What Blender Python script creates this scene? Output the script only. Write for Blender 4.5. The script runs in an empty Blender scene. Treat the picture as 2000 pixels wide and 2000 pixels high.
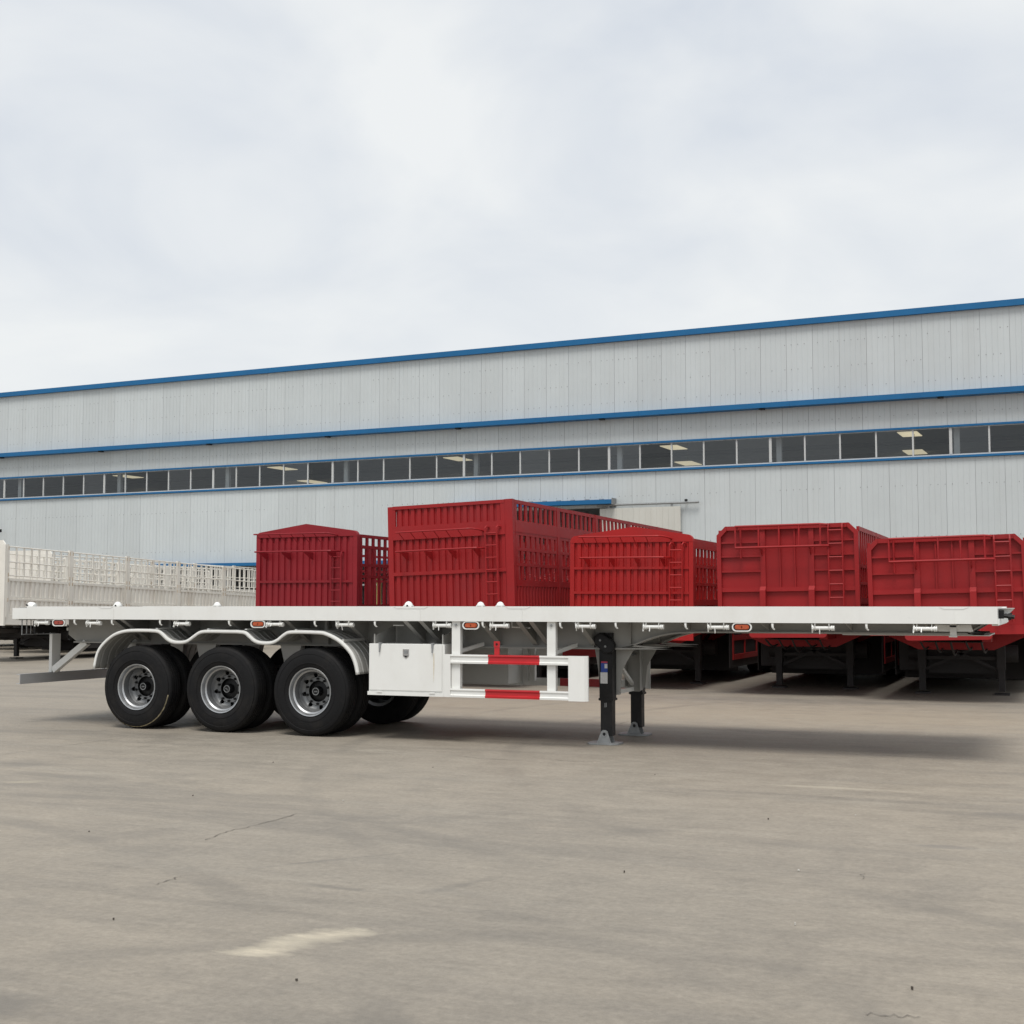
import bpy, bmesh, math, random
from mathutils import Vector, Matrix
R = math.radians
random.seed(7)
sc = bpy.context.scene
COL = sc.collection

# ------------------------------------------------------------------ camera
cam = bpy.data.cameras.new('camera'); cam_o = bpy.data.objects.new('camera', cam); COL.objects.link(cam_o)
cam_o.location = (13.1834, -13.9581, 1.6091)
cam_o.rotation_euler = (math.pi/2 + 0.0706, 0.0, 0.3943)
cam.sensor_width = 36.0; cam.lens = 2564.5/2000*36; cam.clip_end = 3000; cam.clip_start = .1
sc.camera = cam_o

# ------------------------------------------------------------------ sky and sun (overcast)
SUN_EL, SUN_AZ = R(64), R(168)      # azimuth clockwise from +Y
w = bpy.data.worlds.new('World'); sc.world = w; w.use_nodes = True
nt = w.node_tree; nt.nodes.clear()
def N(tree, t, **k):
    n = tree.nodes.new(t)
    for a, b in k.items(): setattr(n, a, b)
    return n
def sky_nodes():
    L = nt.links
    out = N(nt, 'ShaderNodeOutputWorld'); bg = N(nt, 'ShaderNodeBackground')
    sky = N(nt, 'ShaderNodeTexSky', sky_type='NISHITA', sun_disc=False)
    sky.sun_elevation = SUN_EL; sky.sun_rotation = SUN_AZ; sky.air_density = 1.0; sky.dust_density = 2.0
    tc = N(nt, 'ShaderNodeTexCoord')
    sep = N(nt, 'ShaderNodeSeparateXYZ'); L.new(tc.outputs['Generated'], sep.inputs[0])
    # project the view direction onto a flat cloud layer
    zc = N(nt, 'ShaderNodeMath', operation='MAXIMUM'); L.new(sep.outputs[2], zc.inputs[0]); zc.inputs[1].default_value = 0.0
    za = N(nt, 'ShaderNodeMath', operation='ADD'); L.new(zc.outputs[0], za.inputs[0]); za.inputs[1].default_value = 0.28
    dv = N(nt, 'ShaderNodeVectorMath', operation='DIVIDE'); L.new(tc.outputs['Generated'], dv.inputs[0])
    cb = N(nt, 'ShaderNodeCombineXYZ')
    for i in range(3): L.new(za.outputs[0], cb.inputs[i])
    L.new(cb.outputs[0], dv.inputs[1])
    mp = N(nt, 'ShaderNodeMapping'); L.new(dv.outputs[0], mp.inputs['Vector'])
    mp.inputs['Location'].default_value = (3.1, 1.7, 0); mp.inputs['Scale'].default_value = (1.0, 1.0, .0)
    n1 = N(nt, 'ShaderNodeTexNoise'); L.new(mp.outputs[0], n1.inputs['Vector'])
    n1.inputs['Scale'].default_value = 2.3; n1.inputs['Detail'].default_value = 5; n1.inputs['Roughness'].default_value = .5; n1.inputs['Distortion'].default_value = .4
    r1 = N(nt, 'ShaderNodeValToRGB'); L.new(n1.outputs['Fac'], r1.inputs[0])
    e = r1.color_ramp.elements
    e[0].position = .33; e[0].color = (6.9, 7.4, 8.1, 1)
    e[1].position = .64; e[1].color = (9.1, 9.3, 9.35, 1)
    # the overcast whitens towards the horizon
    rz = N(nt, 'ShaderNodeValToRGB'); L.new(sep.outputs[2], rz.inputs[0])
    f = rz.color_ramp.elements
    f[0].position = .10; f[0].color = (.70, .70, .70, 1); f[1].position = .34; f[1].color = (0, 0, 0, 1)
    hz = N(nt, 'ShaderNodeMix', data_type='RGBA'); L.new(rz.outputs[0], hz.inputs['Factor'])
    L.new(r1.outputs[0], hz.inputs[6]); hz.inputs[7].default_value = (8.9, 9.1, 9.1, 1)
    mx = N(nt, 'ShaderNodeMix', data_type='RGBA'); mx.inputs['Factor'].default_value = .93
    L.new(sky.outputs[0], mx.inputs[6]); L.new(hz.outputs[2], mx.inputs[7])
    L.new(mx.outputs[2], bg.inputs['Color']); bg.inputs['Strength'].default_value = 0.1
    L.new(bg.outputs[0], out.inputs[0])
sky_nodes()
sun = bpy.data.lights.new('sun', 'SUN'); sun.energy = 2.7; sun.angle = R(24); sun.color = (1, .96, .9)
sun_o = bpy.data.objects.new('sun', sun); COL.objects.link(sun_o)
sun_o.rotation_euler = (math.pi/2 - SUN_EL, 0, math.pi - SUN_AZ)
sun_o.location = (0, -20, 40)
vs = sc.view_settings; vs.view_transform = 'Standard'; vs.look = 'None'; vs.exposure = 0.0; vs.gamma = 1.0; vs.use_curve_mapping = False

# ------------------------------------------------------------------ materials
MATS = {}
def mat(name, col, rough=.5, metal=0., var=.06, scale=3., bump=0., bscale=40., dirt=None, dirt_amt=0., dscale=(1, 1, 1), rnd=0., spec=.5, coat=0.):
    """Principled paint with noise in value and roughness, optional dirt colour through a stretched noise."""
    m = bpy.data.materials.new(name); m.use_nodes = True; t = m.node_tree; L = t.links
    b = t.nodes['Principled BSDF']; b.inputs['Metallic'].default_value = metal
    b.inputs['Specular IOR Level'].default_value = spec
    b.inputs['Coat Weight'].default_value = coat
    tc = N(t, 'ShaderNodeTexCoord')
    geo = N(t, 'ShaderNodeNewGeometry')
    no = N(t, 'ShaderNodeTexNoise'); no.inputs['Scale'].default_value = scale; no.inputs['Detail'].default_value = 6; no.inputs['Roughness'].default_value = .62
    L.new(geo.outputs['Position'], no.inputs['Vector'])
    mr = N(t, 'ShaderNodeMapRange'); L.new(no.outputs['Fac'], mr.inputs[0])
    mr.inputs[1].default_value = .3; mr.inputs[2].default_value = .7; mr.inputs[3].default_value = 1 - var; mr.inputs[4].default_value = 1 + var
    val = mr.outputs[0]
    if rnd:
        oi = N(t, 'ShaderNodeObjectInfo'); m2 = N(t, 'ShaderNodeMapRange'); L.new(oi.outputs['Random'], m2.inputs[0])
        m2.inputs[3].default_value = 1 - rnd; m2.inputs[4].default_value = 1 + rnd
        mu = N(t, 'ShaderNodeMath', operation='MULTIPLY'); L.new(val, mu.inputs[0]); L.new(m2.outputs[0], mu.inputs[1]); val = mu.outputs[0]
    vm = N(t, 'ShaderNodeVectorMath', operation='SCALE'); vm.inputs[0].default_value = col[:3]; L.new(val, vm.inputs['Scale'])
    src = vm.outputs[0]
    if dirt:
        mp = N(t, 'ShaderNodeMapping'); mp.inputs['Scale'].default_value = dscale; L.new(geo.outputs['Position'], mp.inputs[0])
        n2 = N(t, 'ShaderNodeTexNoise'); n2.inputs['Scale'].default_value = 1.0; n2.inputs['Detail'].default_value = 7; n2.inputs['Roughness'].default_value = .65
        L.new(mp.outputs[0], n2.inputs['Vector'])
        r2 = N(t, 'ShaderNodeMapRange'); L.new(n2.outputs['Fac'], r2.inputs[0])
        r2.inputs[1].default_value = .48; r2.inputs[2].default_value = .78; r2.inputs[3].default_value = 0; r2.inputs[4].default_value = dirt_amt
        mx = N(t, 'ShaderNodeMix', data_type='RGBA'); L.new(r2.outputs[0], mx.inputs['Factor']); L.new(src, mx.inputs[6]); mx.inputs[7].default_value = (*dirt, 1)
        src = mx.outputs[2]
    L.new(src, b.inputs['Base Color'])
    rr = N(t, 'ShaderNodeMapRange'); L.new(no.outputs['Fac'], rr.inputs[0]); rr.inputs[1].default_value = .3; rr.inputs[2].default_value = .7
    rr.inputs[3].default_value = max(.02, rough - .07); rr.inputs[4].default_value = min(1, rough + .07); L.new(rr.outputs[0], b.inputs['Roughness'])
    if bump:
        n3 = N(t, 'ShaderNodeTexNoise'); n3.inputs['Scale'].default_value = bscale; n3.inputs['Detail'].default_value = 4; L.new(geo.outputs['Position'], n3.inputs['Vector'])
        bp = N(t, 'ShaderNodeBump'); bp.inputs['Strength'].default_value = bump; bp.inputs['Distance'].default_value = .01; L.new(n3.outputs['Fac'], bp.inputs['Height'])
        L.new(bp.outputs[0], b.inputs['Normal'])
    MATS[name] = m; return m
mat('white_paint', (.755, .76, .74), .32, var=.025, scale=2, dirt=(.50, .46, .40), dirt_amt=.22, dscale=(2.6, 2.6, .9), coat=.15)
mat('shaded_frame_paint', (.33, .327, .31), .5, var=.07, scale=3, dirt=(.25, .24, .22), dirt_amt=.4, dscale=(1.5, 1.5, 1))  # dusty white frame, its colour darkened to carry the shade under the deck
mat('white_dusty', (.74, .715, .66), .55, var=.05, scale=3, dirt=(.42, .34, .25), dirt_amt=.45, dscale=(1.4, 1.4, .6), rnd=.03)
mat('rusty_white', (.46, .38, .29), .7, var=.2, scale=9, dirt=(.2, .1, .05), dirt_amt=.8, dscale=(7, 7, 4))
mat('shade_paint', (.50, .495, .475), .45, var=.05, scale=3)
mat('bumper_grey', (.36, .365, .37), .45, var=.07, scale=4, dirt=(.2, .2, .2), dirt_amt=.35, dscale=(2, 2, 2))
mat('scarlet_paint', (.345, .0115, .0115), .5, spec=.3, var=.06, scale=1.6, dirt=(.24, .030, .030), dirt_amt=.5, dscale=(1.6, 1.6, .5), rnd=.04)
mat('red_paint', (.295, .0125, .0145), .5, spec=.3, var=.07, scale=1.6, dirt=(.20, .028, .032), dirt_amt=.5, dscale=(1.2, 1.2, .7), rnd=.03)
mat('crimson_paint', (.245, .0125, .020), .55, spec=.3, var=.07, scale=1.6, dirt=(.15, .012, .02), dirt_amt=.4, dscale=(1.2, 1.2, .7), rnd=.03)
mat('bright_red', (.46, .014, .02), .35, var=.04, scale=5)
mat('rubber', (.0072, .0072, .0080), .7, var=.18, scale=6, bump=.25, bscale=60, dirt=(.04, .035, .029), dirt_amt=.3, dscale=(5, 5, 5), spec=.22)
mat('rim_steel', (.43, .44, .45), .4, metal=.85, var=.06, scale=10)
mat('rim_disc', (.18, .185, .19), .45, metal=.6, var=.1, scale=10)
mat('black_metal', (.0085, .0085, .0095), .5, var=.2, scale=8, spec=.3, dirt=(.05, .047, .044), dirt_amt=.3, dscale=(6, 6, 3))
mat('chassis_dark', (.022, .019, .0185), .7, var=.2, scale=4)
mat('galvanised', (.27, .28, .285), .5, metal=.3, var=.12, scale=12, dirt=(.16, .15, .14), dirt_amt=.5, dscale=(8, 8, 8))
mat('chrome', (.55, .55, .56), .18, metal=1., var=.05)
mat('lens_orange', (.42, .075, .02), .18, var=.25, scale=26, coat=.5)
mat('lens_red', (.30, .045, .03), .18, var=.2, scale=26, coat=.5)
mat('cladding', (.51, .546, .556), .5, var=.025, scale=.9, dirt=(.39, .40, .39), dirt_amt=.25, dscale=(1.6, 1.6, .12), rnd=.03)
mat('cladding_core', (.38, .40, .40), .7, var=.05)
mat('blue_trim', (.010, .118, .285), .5, spec=.3, var=.06, scale=1.2, dirt=(.012, .08, .22), dirt_amt=.35, dscale=(.7, .7, 3), rnd=.03)
mat('window_frame', (.50, .51, .51), .5, var=.04)
mat('interior', (.66, .68, .69), .8, var=.1, scale=.4)
mat('interior_dark', (.25, .26, .265), .8, var=.1)
mat('column_grey', (.50, .51, .51), .6, var=.08)
mat('door_beige', (.53, .525, .485), .6, var=.035, scale=1.2, dirt=(.42, .40, .35), dirt_amt=.3, dscale=(1.5, 1.5, .15), rnd=.02)
mat('crack', (.12, .105, .09), .9, var=.2, scale=20)
mat('sticker_blue', (.03, .07, .33), .3, var=.04); mat('sticker_white', (.62, .62, .62), .35, var=.12, scale=60)
mat('sticker_red', (.42, .05, .10), .3)
mat('rust_tint', (.60, .54, .43), .6, var=.15, scale=30); mat('screw', (.22, .23, .235), .6); mat('mud', (.30, .26, .17), .9, var=.4, scale=30); mat('scrap', (.075, .062, .05), .8, var=.3, scale=20); mat('pebble', (.5, .48, .44), .9, var=.2, scale=20)

def lamp_mat():
    m = bpy.data.materials.new('lamp_glow'); m.use_nodes = True; b = m.node_tree.nodes['Principled BSDF']
    b.inputs['Base Color'].default_value = (.8, .75, .62, 1)
    b.inputs['Emission Color'].default_value = (1, .86, .58, 1); b.inputs['Emission Strength'].default_value = .62
    MATS['lamp_glow'] = m
lamp_mat()
def glass_mat():
    m = bpy.data.materials.new('window_glass'); m.use_nodes = True; t = m.node_tree; L = t.links; t.nodes.remove(t.nodes['Principled BSDF'])
    o = t.nodes['Material Output']; tr = N(t, 'ShaderNodeBsdfTransparent'); tr.inputs[0].default_value = (.74, .77, .78, 1)
    gl = N(t, 'ShaderNodeBsdfGlossy'); gl.inputs['Roughness'].default_value = .03; gl.inputs['Color'].default_value = (.9, .95, 1, 1)
    fr = N(t, 'ShaderNodeFresnel')
    oi = N(t, 'ShaderNodeObjectInfo'); mr_ = N(t, 'ShaderNodeMapRange'); L.new(oi.outputs['Random'], mr_.inputs[0]); mr_.inputs[3].default_value = 1.55; mr_.inputs[4].default_value = 1.85; L.new(mr_.outputs[0], fr.inputs['IOR'])
    ge = N(t, 'ShaderNodeNewGeometry'); om_ = N(t, 'ShaderNodeMath', operation='SUBTRACT'); om_.inputs[0].default_value = 1.0; L.new(ge.outputs['Backfacing'], om_.inputs[1])
    fm_ = N(t, 'ShaderNodeMath', operation='MULTIPLY'); L.new(fr.outputs[0], fm_.inputs[0]); L.new(om_.outputs[0], fm_.inputs[1])
    mx = N(t, 'ShaderNodeMixShader'); L.new(fm_.outputs[0], mx.inputs[0]); L.new(tr.outputs[0], mx.inputs[1]); L.new(gl.outputs[0], mx.inputs[2]); L.new(mx.outputs[0], o.inputs[0])
    MATS['window_glass'] = m
glass_mat()
def ground_mat():
    m = bpy.data.materials.new('concrete'); m.use_nodes = True; t = m.node_tree; L = t.links
    b = t.nodes['Principled BSDF']; geo = N(t, 'ShaderNodeNewGeometry')
    def noise(scale, detail=6, rough=.6, vscale=(1, 1, 1), loc=(0, 0, 0), rot=0, dist=0):
        mp = N(t, 'ShaderNodeMapping'); mp.inputs['Scale'].default_value = vscale; mp.inputs['Location'].default_value = loc; mp.inputs['Rotation'].default_value = (0, 0, rot)
        L.new(geo.outputs['Position'], mp.inputs[0])
        n = N(t, 'ShaderNodeTexNoise'); n.inputs['Scale'].default_value = scale; n.inputs['Detail'].default_value = detail; n.inputs['Roughness'].default_value = rough; n.inputs['Distortion'].default_value = dist
        L.new(mp.outputs[0], n.inputs['Vector']); return n.outputs['Fac']
    def rng(s, a, b_, c, d):
        r = N(t, 'ShaderNodeMapRange'); L.new(s, r.inputs[0])
        for i, v in enumerate((a, b_, c, d)): r.inputs[i + 1].default_value = v
        return r.outputs[0]
    def mixc(f, A, B, mode='MIX'):
        x = N(t, 'ShaderNodeMix', data_type='RGBA', blend_type=mode)
        L.new(f, x.inputs['Factor']) if not isinstance(f, float) else setattr(x.inputs['Factor'], 'default_value', f)
        for i, v in ((6, A), (7, B)):
            if isinstance(v, tuple): x.inputs[i].default_value = (*v, 1)
            else: L.new(v, x.inputs[i])
        return x.outputs[2]
    def mul(a, b_):
        x = N(t, 'ShaderNodeMath', operation='MULTIPLY'); L.new(a, x.inputs[0])
        if isinstance(b_, float): x.inputs[1].default_value = b_
        else: L.new(b_, x.inputs[1])
        return x.outputs[0]
    big = noise(.11, 4, .55, dist=.6)
    c = mixc(rng(big, .35, .65, 0, 1), (.256, .230, .193), (.292, .257, .210))
    # long dragged streaks from turning lorries
    st = noise(1.0, 6, .62, (.10, .95, 1), rot=R(4), dist=.5)
    c = mixc(rng(st, .50, .72, 0, .55), c, (.150, .140, .126))
    st2 = noise(1.0, 6, .6, (.35, 1.9, 1), (7, 3, 0), rot=R(-24), dist=.4)
    c = mixc(rng(st2, .55, .75, 0, .5), c, (.31, .282, .238))
    # dark oily blotches and fine mottling
    bl = noise(.55, 7, .66, loc=(3, 9, 0), dist=.7)
    c = mixc(rng(bl, .56, .74, 0, .42), c, (.140, .130, .117))
    md = noise(2.6, 8, .7)
    c = mixc(1.0, c, N(t, 'ShaderNodeRGB').outputs[0], 'MIX') if False else c
    mh = noise(1.0, 7, .7, (1.6, 7., 1), (5, 2, 0), rot=R(3), dist=.3)
    fm = mul(rng(md, .25, .75, .87, 1.12), rng(mh, .28, .72, .90, 1.08))
    ff = rng(noise(22, 8, .8), .25, .75, .76, 1.22)
    vm = N(t, 'ShaderNodeVectorMath', operation='SCALE'); L.new(c, vm.inputs[0]); L.new(mul(fm, ff), vm.inputs['Scale'])
    c = vm.outputs[0]
    # pale dried cement spills, dark marks and a wide tan strip (world position, ragged edge)
    def patch(c, x, y, rx, ry, rot, amt, col, lo=.75):
        mp = N(t, 'ShaderNodeMapping', vector_type='TEXTURE'); mp.inputs['Location'].default_value = (x, y, 0); mp.inputs['Rotation'].default_value = (0, 0, rot); mp.inputs['Scale'].default_value = (rx, ry, 1)
        L.new(geo.outputs['Position'], mp.inputs[0])
        ln = N(t, 'ShaderNodeVectorMath', operation='LENGTH'); L.new(mp.outputs[0], ln.inputs[0])
        ad = N(t, 'ShaderNodeMath', operation='ADD'); L.new(ln.outputs['Value'], ad.inputs[0]); L.new(rng(noise(2.3, 8, .72, (.6, 1.5, 1), (x, y, 0)), .2, .8, -.75, .75), ad.inputs[1])
        return mixc(rng(ad.outputs[0], lo, .15, 0, amt), c, col)
    for a in PATCHES: c = patch(c, *a)
    # curved tyre marks left by turning lorries
    for (cx, cy, rad, wd_, amt) in RINGS:
        mp = N(t, 'ShaderNodeMapping'); mp.inputs['Location'].default_value = (-cx, -cy, 0); L.new(geo.outputs['Position'], mp.inputs[0])
        ln = N(t, 'ShaderNodeVectorMath', operation='LENGTH'); L.new(mp.outputs[0], ln.inputs[0])
        sb = N(t, 'ShaderNodeMath', operation='SUBTRACT'); L.new(ln.outputs['Value'], sb.inputs[0]); sb.inputs[1].default_value = rad
        ab = N(t, 'ShaderNodeMath', operation='ABSOLUTE'); L.new(sb.outputs[0], ab.inputs[0])
        c = mixc(mul(rng(ab.outputs[0], wd_, wd_ * .45, 0, amt), rng(noise(.5, 6, .7, loc=(cx, cy, 3)), .42, .62, 0, 1)), c, (.155, .143, .126))
    # scattered dark grit specks
    vo = N(t, 'ShaderNodeTexVoronoi'); vo.inputs['Scale'].default_value = 2.1; L.new(geo.outputs['Position'], vo.inputs['Vector'])
    c = mixc(rng(vo.outputs['Distance'], .010, .018, .55, 0), c, (.07, .06, .05))
    L.new(c, b.inputs['Base Color'])
    L.new(rng(md, .3, .7, .48, .72), b.inputs['Roughness']); b.inputs['Specular IOR Level'].default_value = .15
    bp = N(t, 'ShaderNodeBump'); bp.inputs['Strength'].default_value = .35; bp.inputs['Distance'].default_value = .012
    L.new(noise(30, 6, .7), bp.inputs['Height'])
    bp2 = N(t, 'ShaderNodeBump'); bp2.inputs['Strength'].default_value = .25; bp2.inputs['Distance'].default_value = .05; L.new(md, bp2.inputs['Height']); L.new(bp.outputs[0], bp2.inputs['Normal'])
    L.new(bp2.outputs[0], b.inputs['Normal'])
    MATS['concrete'] = m
RINGS = [(3.0, -16.0, 10.2, .14, .42), (3.0, -16.0, 12.05, .14, .38), (18.0, 3.0, 11.0, .13, .36), (18.0, 3.0, 12.9, .13, .34), (9.0, -30.0, 25.2, .15, .35), (9.0, -30.0, 27.1, .15, .35), (16., -18., 11.4, .12, .3)]
PATCHES = [(9.78, -8.42, .46, .20, R(58), .95, (.56, .50, .39), .9), (9.35, -7.31, .42, .07, R(-4), .55, (.15, .14, .125)), (9.98, -6.9, .40, .10, R(70), .5, (.15, .14, .125)),
          (8.9, -6.6, .9, .05, R(52), .45, (.155, .145, .13)), (9.2, -9.75, .30, .30, 0, .6, (.15, .14, .125)), (3.4, -3.4, .7, .5, .4, .45, (.15, .14, .125)), (4.4, -4.5, .30, .14, .4, .6, (.36, .32, .25)),
          (11.35, -2.06, .9, .10, 0, .6, (.40, .36, .29)), (12.45, -4.65, .30, .14, .2, .5, (.15, .14, .13)), (12.74, -3.02, .35, .16, .2, .45, (.15, .14, .13)), (10.5, 5.4, 11., 2.4, 0, .6, (.32, .272, .208), 1.15)]
ground_mat()

# ------------------------------------------------------------------ mesh helpers
class MB:
    def __init__(s, tf=None): s.v = []; s.f = []; s.tf = tf
    def add(s, vs, fs):
        o = len(s.v); s.v += [tuple(v) for v in vs]; s.f += [tuple(i + o for i in f) for f in fs]; return s
    def box(s, x0, x1, y0, y1, z0, z1):
        if x0 > x1: x0, x1 = x1, x0
        if y0 > y1: y0, y1 = y1, y0
        if z0 > z1: z0, z1 = z1, z0
        return s.add([(x0, y0, z0), (x1, y0, z0), (x1, y1, z0), (x0, y1, z0), (x0, y0, z1), (x1, y0, z1), (x1, y1, z1), (x0, y1, z1)],
                     [(3, 2, 1, 0), (4, 5, 6, 7), (0, 1, 5, 4), (1, 2, 6, 5), (2, 3, 7, 6), (3, 0, 4, 7)])
    def bar(s, a, b, wd, ht, up=(0, 0, 1)):
        """rectangular bar from a to b, wd across, ht along up"""
        a = Vector(a); b = Vector(b); d = (b - a).normalized(); u = Vector(up); sd = d.cross(u)
        if sd.length < 1e-4: sd = d.cross(Vector((1, 0, 0)))
        sd.normalize(); u = sd.cross(d).normalized(); P = []
        for c in (a, b):
            for i, j in ((-1, -1), (1, -1), (1, 1), (-1, 1)): P.append(c + sd * wd / 2 * i + u * ht / 2 * j)
        return s.add(P, [(3, 2, 1, 0), (4, 5, 6, 7), (0, 1, 5, 4), (1, 2, 6, 5), (2, 3, 7, 6), (3, 0, 4, 7)])
    def tube(s, path, r, n=8, cap=True):
        path = [Vector(p) for p in path]; rings = []; prev = None
        for i, p in enumerate(path):
            d = (path[min(i + 1, len(path) - 1)] - path[max(i - 1, 0)]).normalized()
            if prev is None:
                x = d.cross(Vector((0, 0, 1)));
                if x.length < 1e-3: x = d.cross(Vector((0, 1, 0)))
            else: x = prev - d * prev.dot(d)
            x.normalize(); prev = x; y = d.cross(x)
            rr = r[i] if isinstance(r, (list, tuple)) else r
            rings.append([p + (x * math.cos(2 * math.pi * k / n) + y * math.sin(2 * math.pi * k / n)) * rr for k in range(n)])
        V = [q for g in rings for q in g]; F = []
        for i in range(len(rings) - 1):
            for k in range(n): F.append((i * n + k, i * n + (k + 1) % n, (i + 1) * n + (k + 1) % n, (i + 1) * n + k))
        if cap: F.append(tuple(range(n - 1, -1, -1))); F.append(tuple((len(rings) - 1) * n + k for k in range(n)))
        return s.add(V, F)
    def lathe(s, prof, c, axis='y', n=40, closed=False):
        """prof: (along, radius) pairs, around axis through c"""
        V = []; F = []; m_ = len(prof)
        for k in range(n):
            a = 2 * math.pi * k / n; ca, sa = math.cos(a), math.sin(a)
            for (h, r) in prof:
                if axis == 'y': V.append((c[0] + r * ca, c[1] + h, c[2] + r * sa))
                elif axis == 'x': V.append((c[0] + h, c[1] + r * ca, c[2] + r * sa))
                else: V.append((c[0] + r * ca, c[1] + r * sa, c[2] + h))
        for k in range(n):
            k2 = (k + 1) % n
            for j in range(m_ - (0 if closed else 1)):
                j2 = (j + 1) % m_
                F.append((k * m_ + j, k * m_ + j2, k2 * m_ + j2, k2 * m_ + j))
        return s.add(V, F)
    def prism(s, poly, a0, a1, axis='y'):
        """extrude polygon: axis y -> poly is (x,z); axis x -> (y,z); axis z -> (x,y)"""
        def P(p, a): return {'y': (p[0], a, p[1]), 'x': (a, p[0], p[1]), 'z': (p[0], p[1], a)}[axis]
        n = len(poly); V = [P(p, a0) for p in poly] + [P(p, a1) for p in poly]
        F = [tuple(range(n)), tuple(range(2 * n - 1, n - 1, -1))] + [(i, i + n, (i + 1) % n + n, (i + 1) % n) for i in range(n)]
        return s.add(V, F)
    def mesh(s, name, mt, smooth=False):
        me = bpy.data.meshes.new(name); V = s.v if not s.tf else [s.tf(v) for v in s.v]
        me.from_pydata(V, [], s.f); me.update()
        bm = bmesh.new(); bm.from_mesh(me); bmesh.ops.recalc_face_normals(bm, faces=bm.faces); bm.to_mesh(me); bm.free()
        if smooth:
            for p in me.polygons: p.use_smooth = True
            me.set_sharp_from_angle(angle=R(35))
        me.materials.append(MATS[mt]); return me
    def build(s, name, mt, parent=None, smooth=False):
        o = bpy.data.objects.new(name, s.mesh(name, mt, smooth)); COL.objects.link(o)
        if parent: o.parent = parent
        return o
def empty(name, loc=(0, 0, 0), rz=0.):
    o = bpy.data.objects.new(name, None); COL.objects.link(o); o.location = loc; o.rotation_euler = (0, 0, rz); o.empty_display_size = .3; return o
def tag(o, label, cat=None, group=None, kind=None):
    o['label'] = label
    if cat: o['category'] = cat
    if group: o['group'] = group
    if kind: o['kind'] = kind
    return o
def share(me, name, parent, loc=(0, 0, 0), scale=None, rot=None):
    o = bpy.data.objects.new(name, me); COL.objects.link(o); o.parent = parent; o.location = loc
    if scale: o.scale = scale
    if rot: o.rotation_euler = rot
    return o
def copy_tree(o, parent=None):
    c = o.copy(); COL.objects.link(c)
    if parent: c.parent = parent
    for ch in list(o.children): copy_tree(ch, c)
    return c
def B(name, dims, mt, parent, tf=None): return MB(tf).box(*dims).build(name, mt, parent)
def smooth_path(P, sub=4):
    out = []
    for i in range(len(P) - 1):
        p0 = Vector(P[max(i - 1, 0)]); p1 = Vector(P[i]); p2 = Vector(P[i + 1]); p3 = Vector(P[min(i + 2, len(P) - 1)])
        for k in range(sub):
            t = k / sub
            out.append(.5 * ((2 * p1) + (p2 - p0) * t + (2 * p0 - 5 * p1 + 4 * p2 - p3) * t * t + (3 * p1 - p0 - 3 * p2 + p3) * t ** 3))
    out.append(Vector(P[-1])); return out
def pill(cx, cz, hw, hh, n=8):
    r = hh; P = []
    for k in range(n + 1): a = -math.pi / 2 + math.pi * k / n; P.append((cx + hw - r + r * math.cos(a), cz + r * math.sin(a)))
    for k in range(n + 1): a = math.pi / 2 + math.pi * k / n; P.append((cx - hw + r + r * math.cos(a), cz + r * math.sin(a)))
    return P

# ------------------------------------------------------------------ ground
g = MB(); g.add([(-700, -300, 0), (700, -300, 0), (700, 900, 0), (-700, 900, 0)], [(0, 1, 2, 3)])
ground = tag(g.build('ground', 'concrete'), 'worn grey-tan concrete yard in front of the factory', kind='structure')
def crack(pts, wd=.012):
    m = MB(); L_ = []
    P = smooth_path([(x, y, 0) for x, y in pts], 7)
    prev = None
    V = []; F = []
    for i, q in enumerate(P):
        d = (P[min(i + 1, len(P) - 1)] - P[max(i - 1, 0)]).normalized(); nx = Vector((-d.y, d.x, 0))
        q = q + nx * random.uniform(-.02, .02); ww = wd * random.uniform(.25, 1.) if 0 < i < len(P) - 1 else .001
        V += [(q.x + nx.x * ww / 2, q.y + nx.y * ww / 2, .004), (q.x - nx.x * ww / 2, q.y - nx.y * ww / 2, .004)]
        if i: F.append((2 * i - 2, 2 * i - 1, 2 * i + 1, 2 * i))
    m.add(V, F); return m.build('crack', 'crack', ground)
for cpts in [[(2.62, -2.9), (2.63, -1.89), (2.67, -.92)], [(7.73, -6.34), (7.68, -6.03), (7.71, -5.68), (7.72, -5.09)], [(7.66, 2.3), (7.64, 2.84), (7.65, 3.6)],
             [(8.32, -7.65), (8.33, -7.52), (8.32, -7.37)], [(12.06, -5.93), (12.05, -5.75)], [(12.43, -8.53), (12.54, -8.51), (12.64, -8.5)], [(7.2, -1.1), (7.6, -1.25), (8.0, -1.2)], [(8.2, -1.0), (8.5, -1.1), (8.8, -1.0)]]:
    crack(cpts, .009)

# ------------------------------------------------------------------ wheels (shared meshes, axle along y, outer face at y=0)
TR = .54
def tyre_mesh():
    p = []
    W_ = .285
    p += [(.045, .292), (.02, .305), (.008, .33), (.004, .352), (-.002, .354), (-.002, .362), (.001, .364), (.0, .40), (.003, .45), (.007, .462), (.003, .466), (.008, .49), (.014, .505), (.024, .508), (.032, .524), (.045, .533)]
    xs = [.075, .12, .165, .21]
    for x in xs:
        p += [(x - .009, .539), (x - .007, .520), (x + .007, .520), (x + .009, .539)]
    p += [(W_ - .045, .533), (W_ - .03, .522), (W_ - .016, .50), (W_ - .004, .46), (W_, .40), (W_ - .008, .33), (W_ - .02, .305), (W_ - .045, .292)]
    return MB().lathe(p, (0, 0, 0), 'y', 56).mesh('tyre', 'rubber', True)
def rim_mesh():
    p = [(.05, .290), (.018, .300), (.012, .296), (.016, .284), (.045, .272), (.062, .268), (.075, .250), (.15, .246), (.262, .256), (.27, .295)]
    return MB().lathe(p, (0, 0, 0), 'y', 56).mesh('wheel', 'rim_steel', True)
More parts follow.
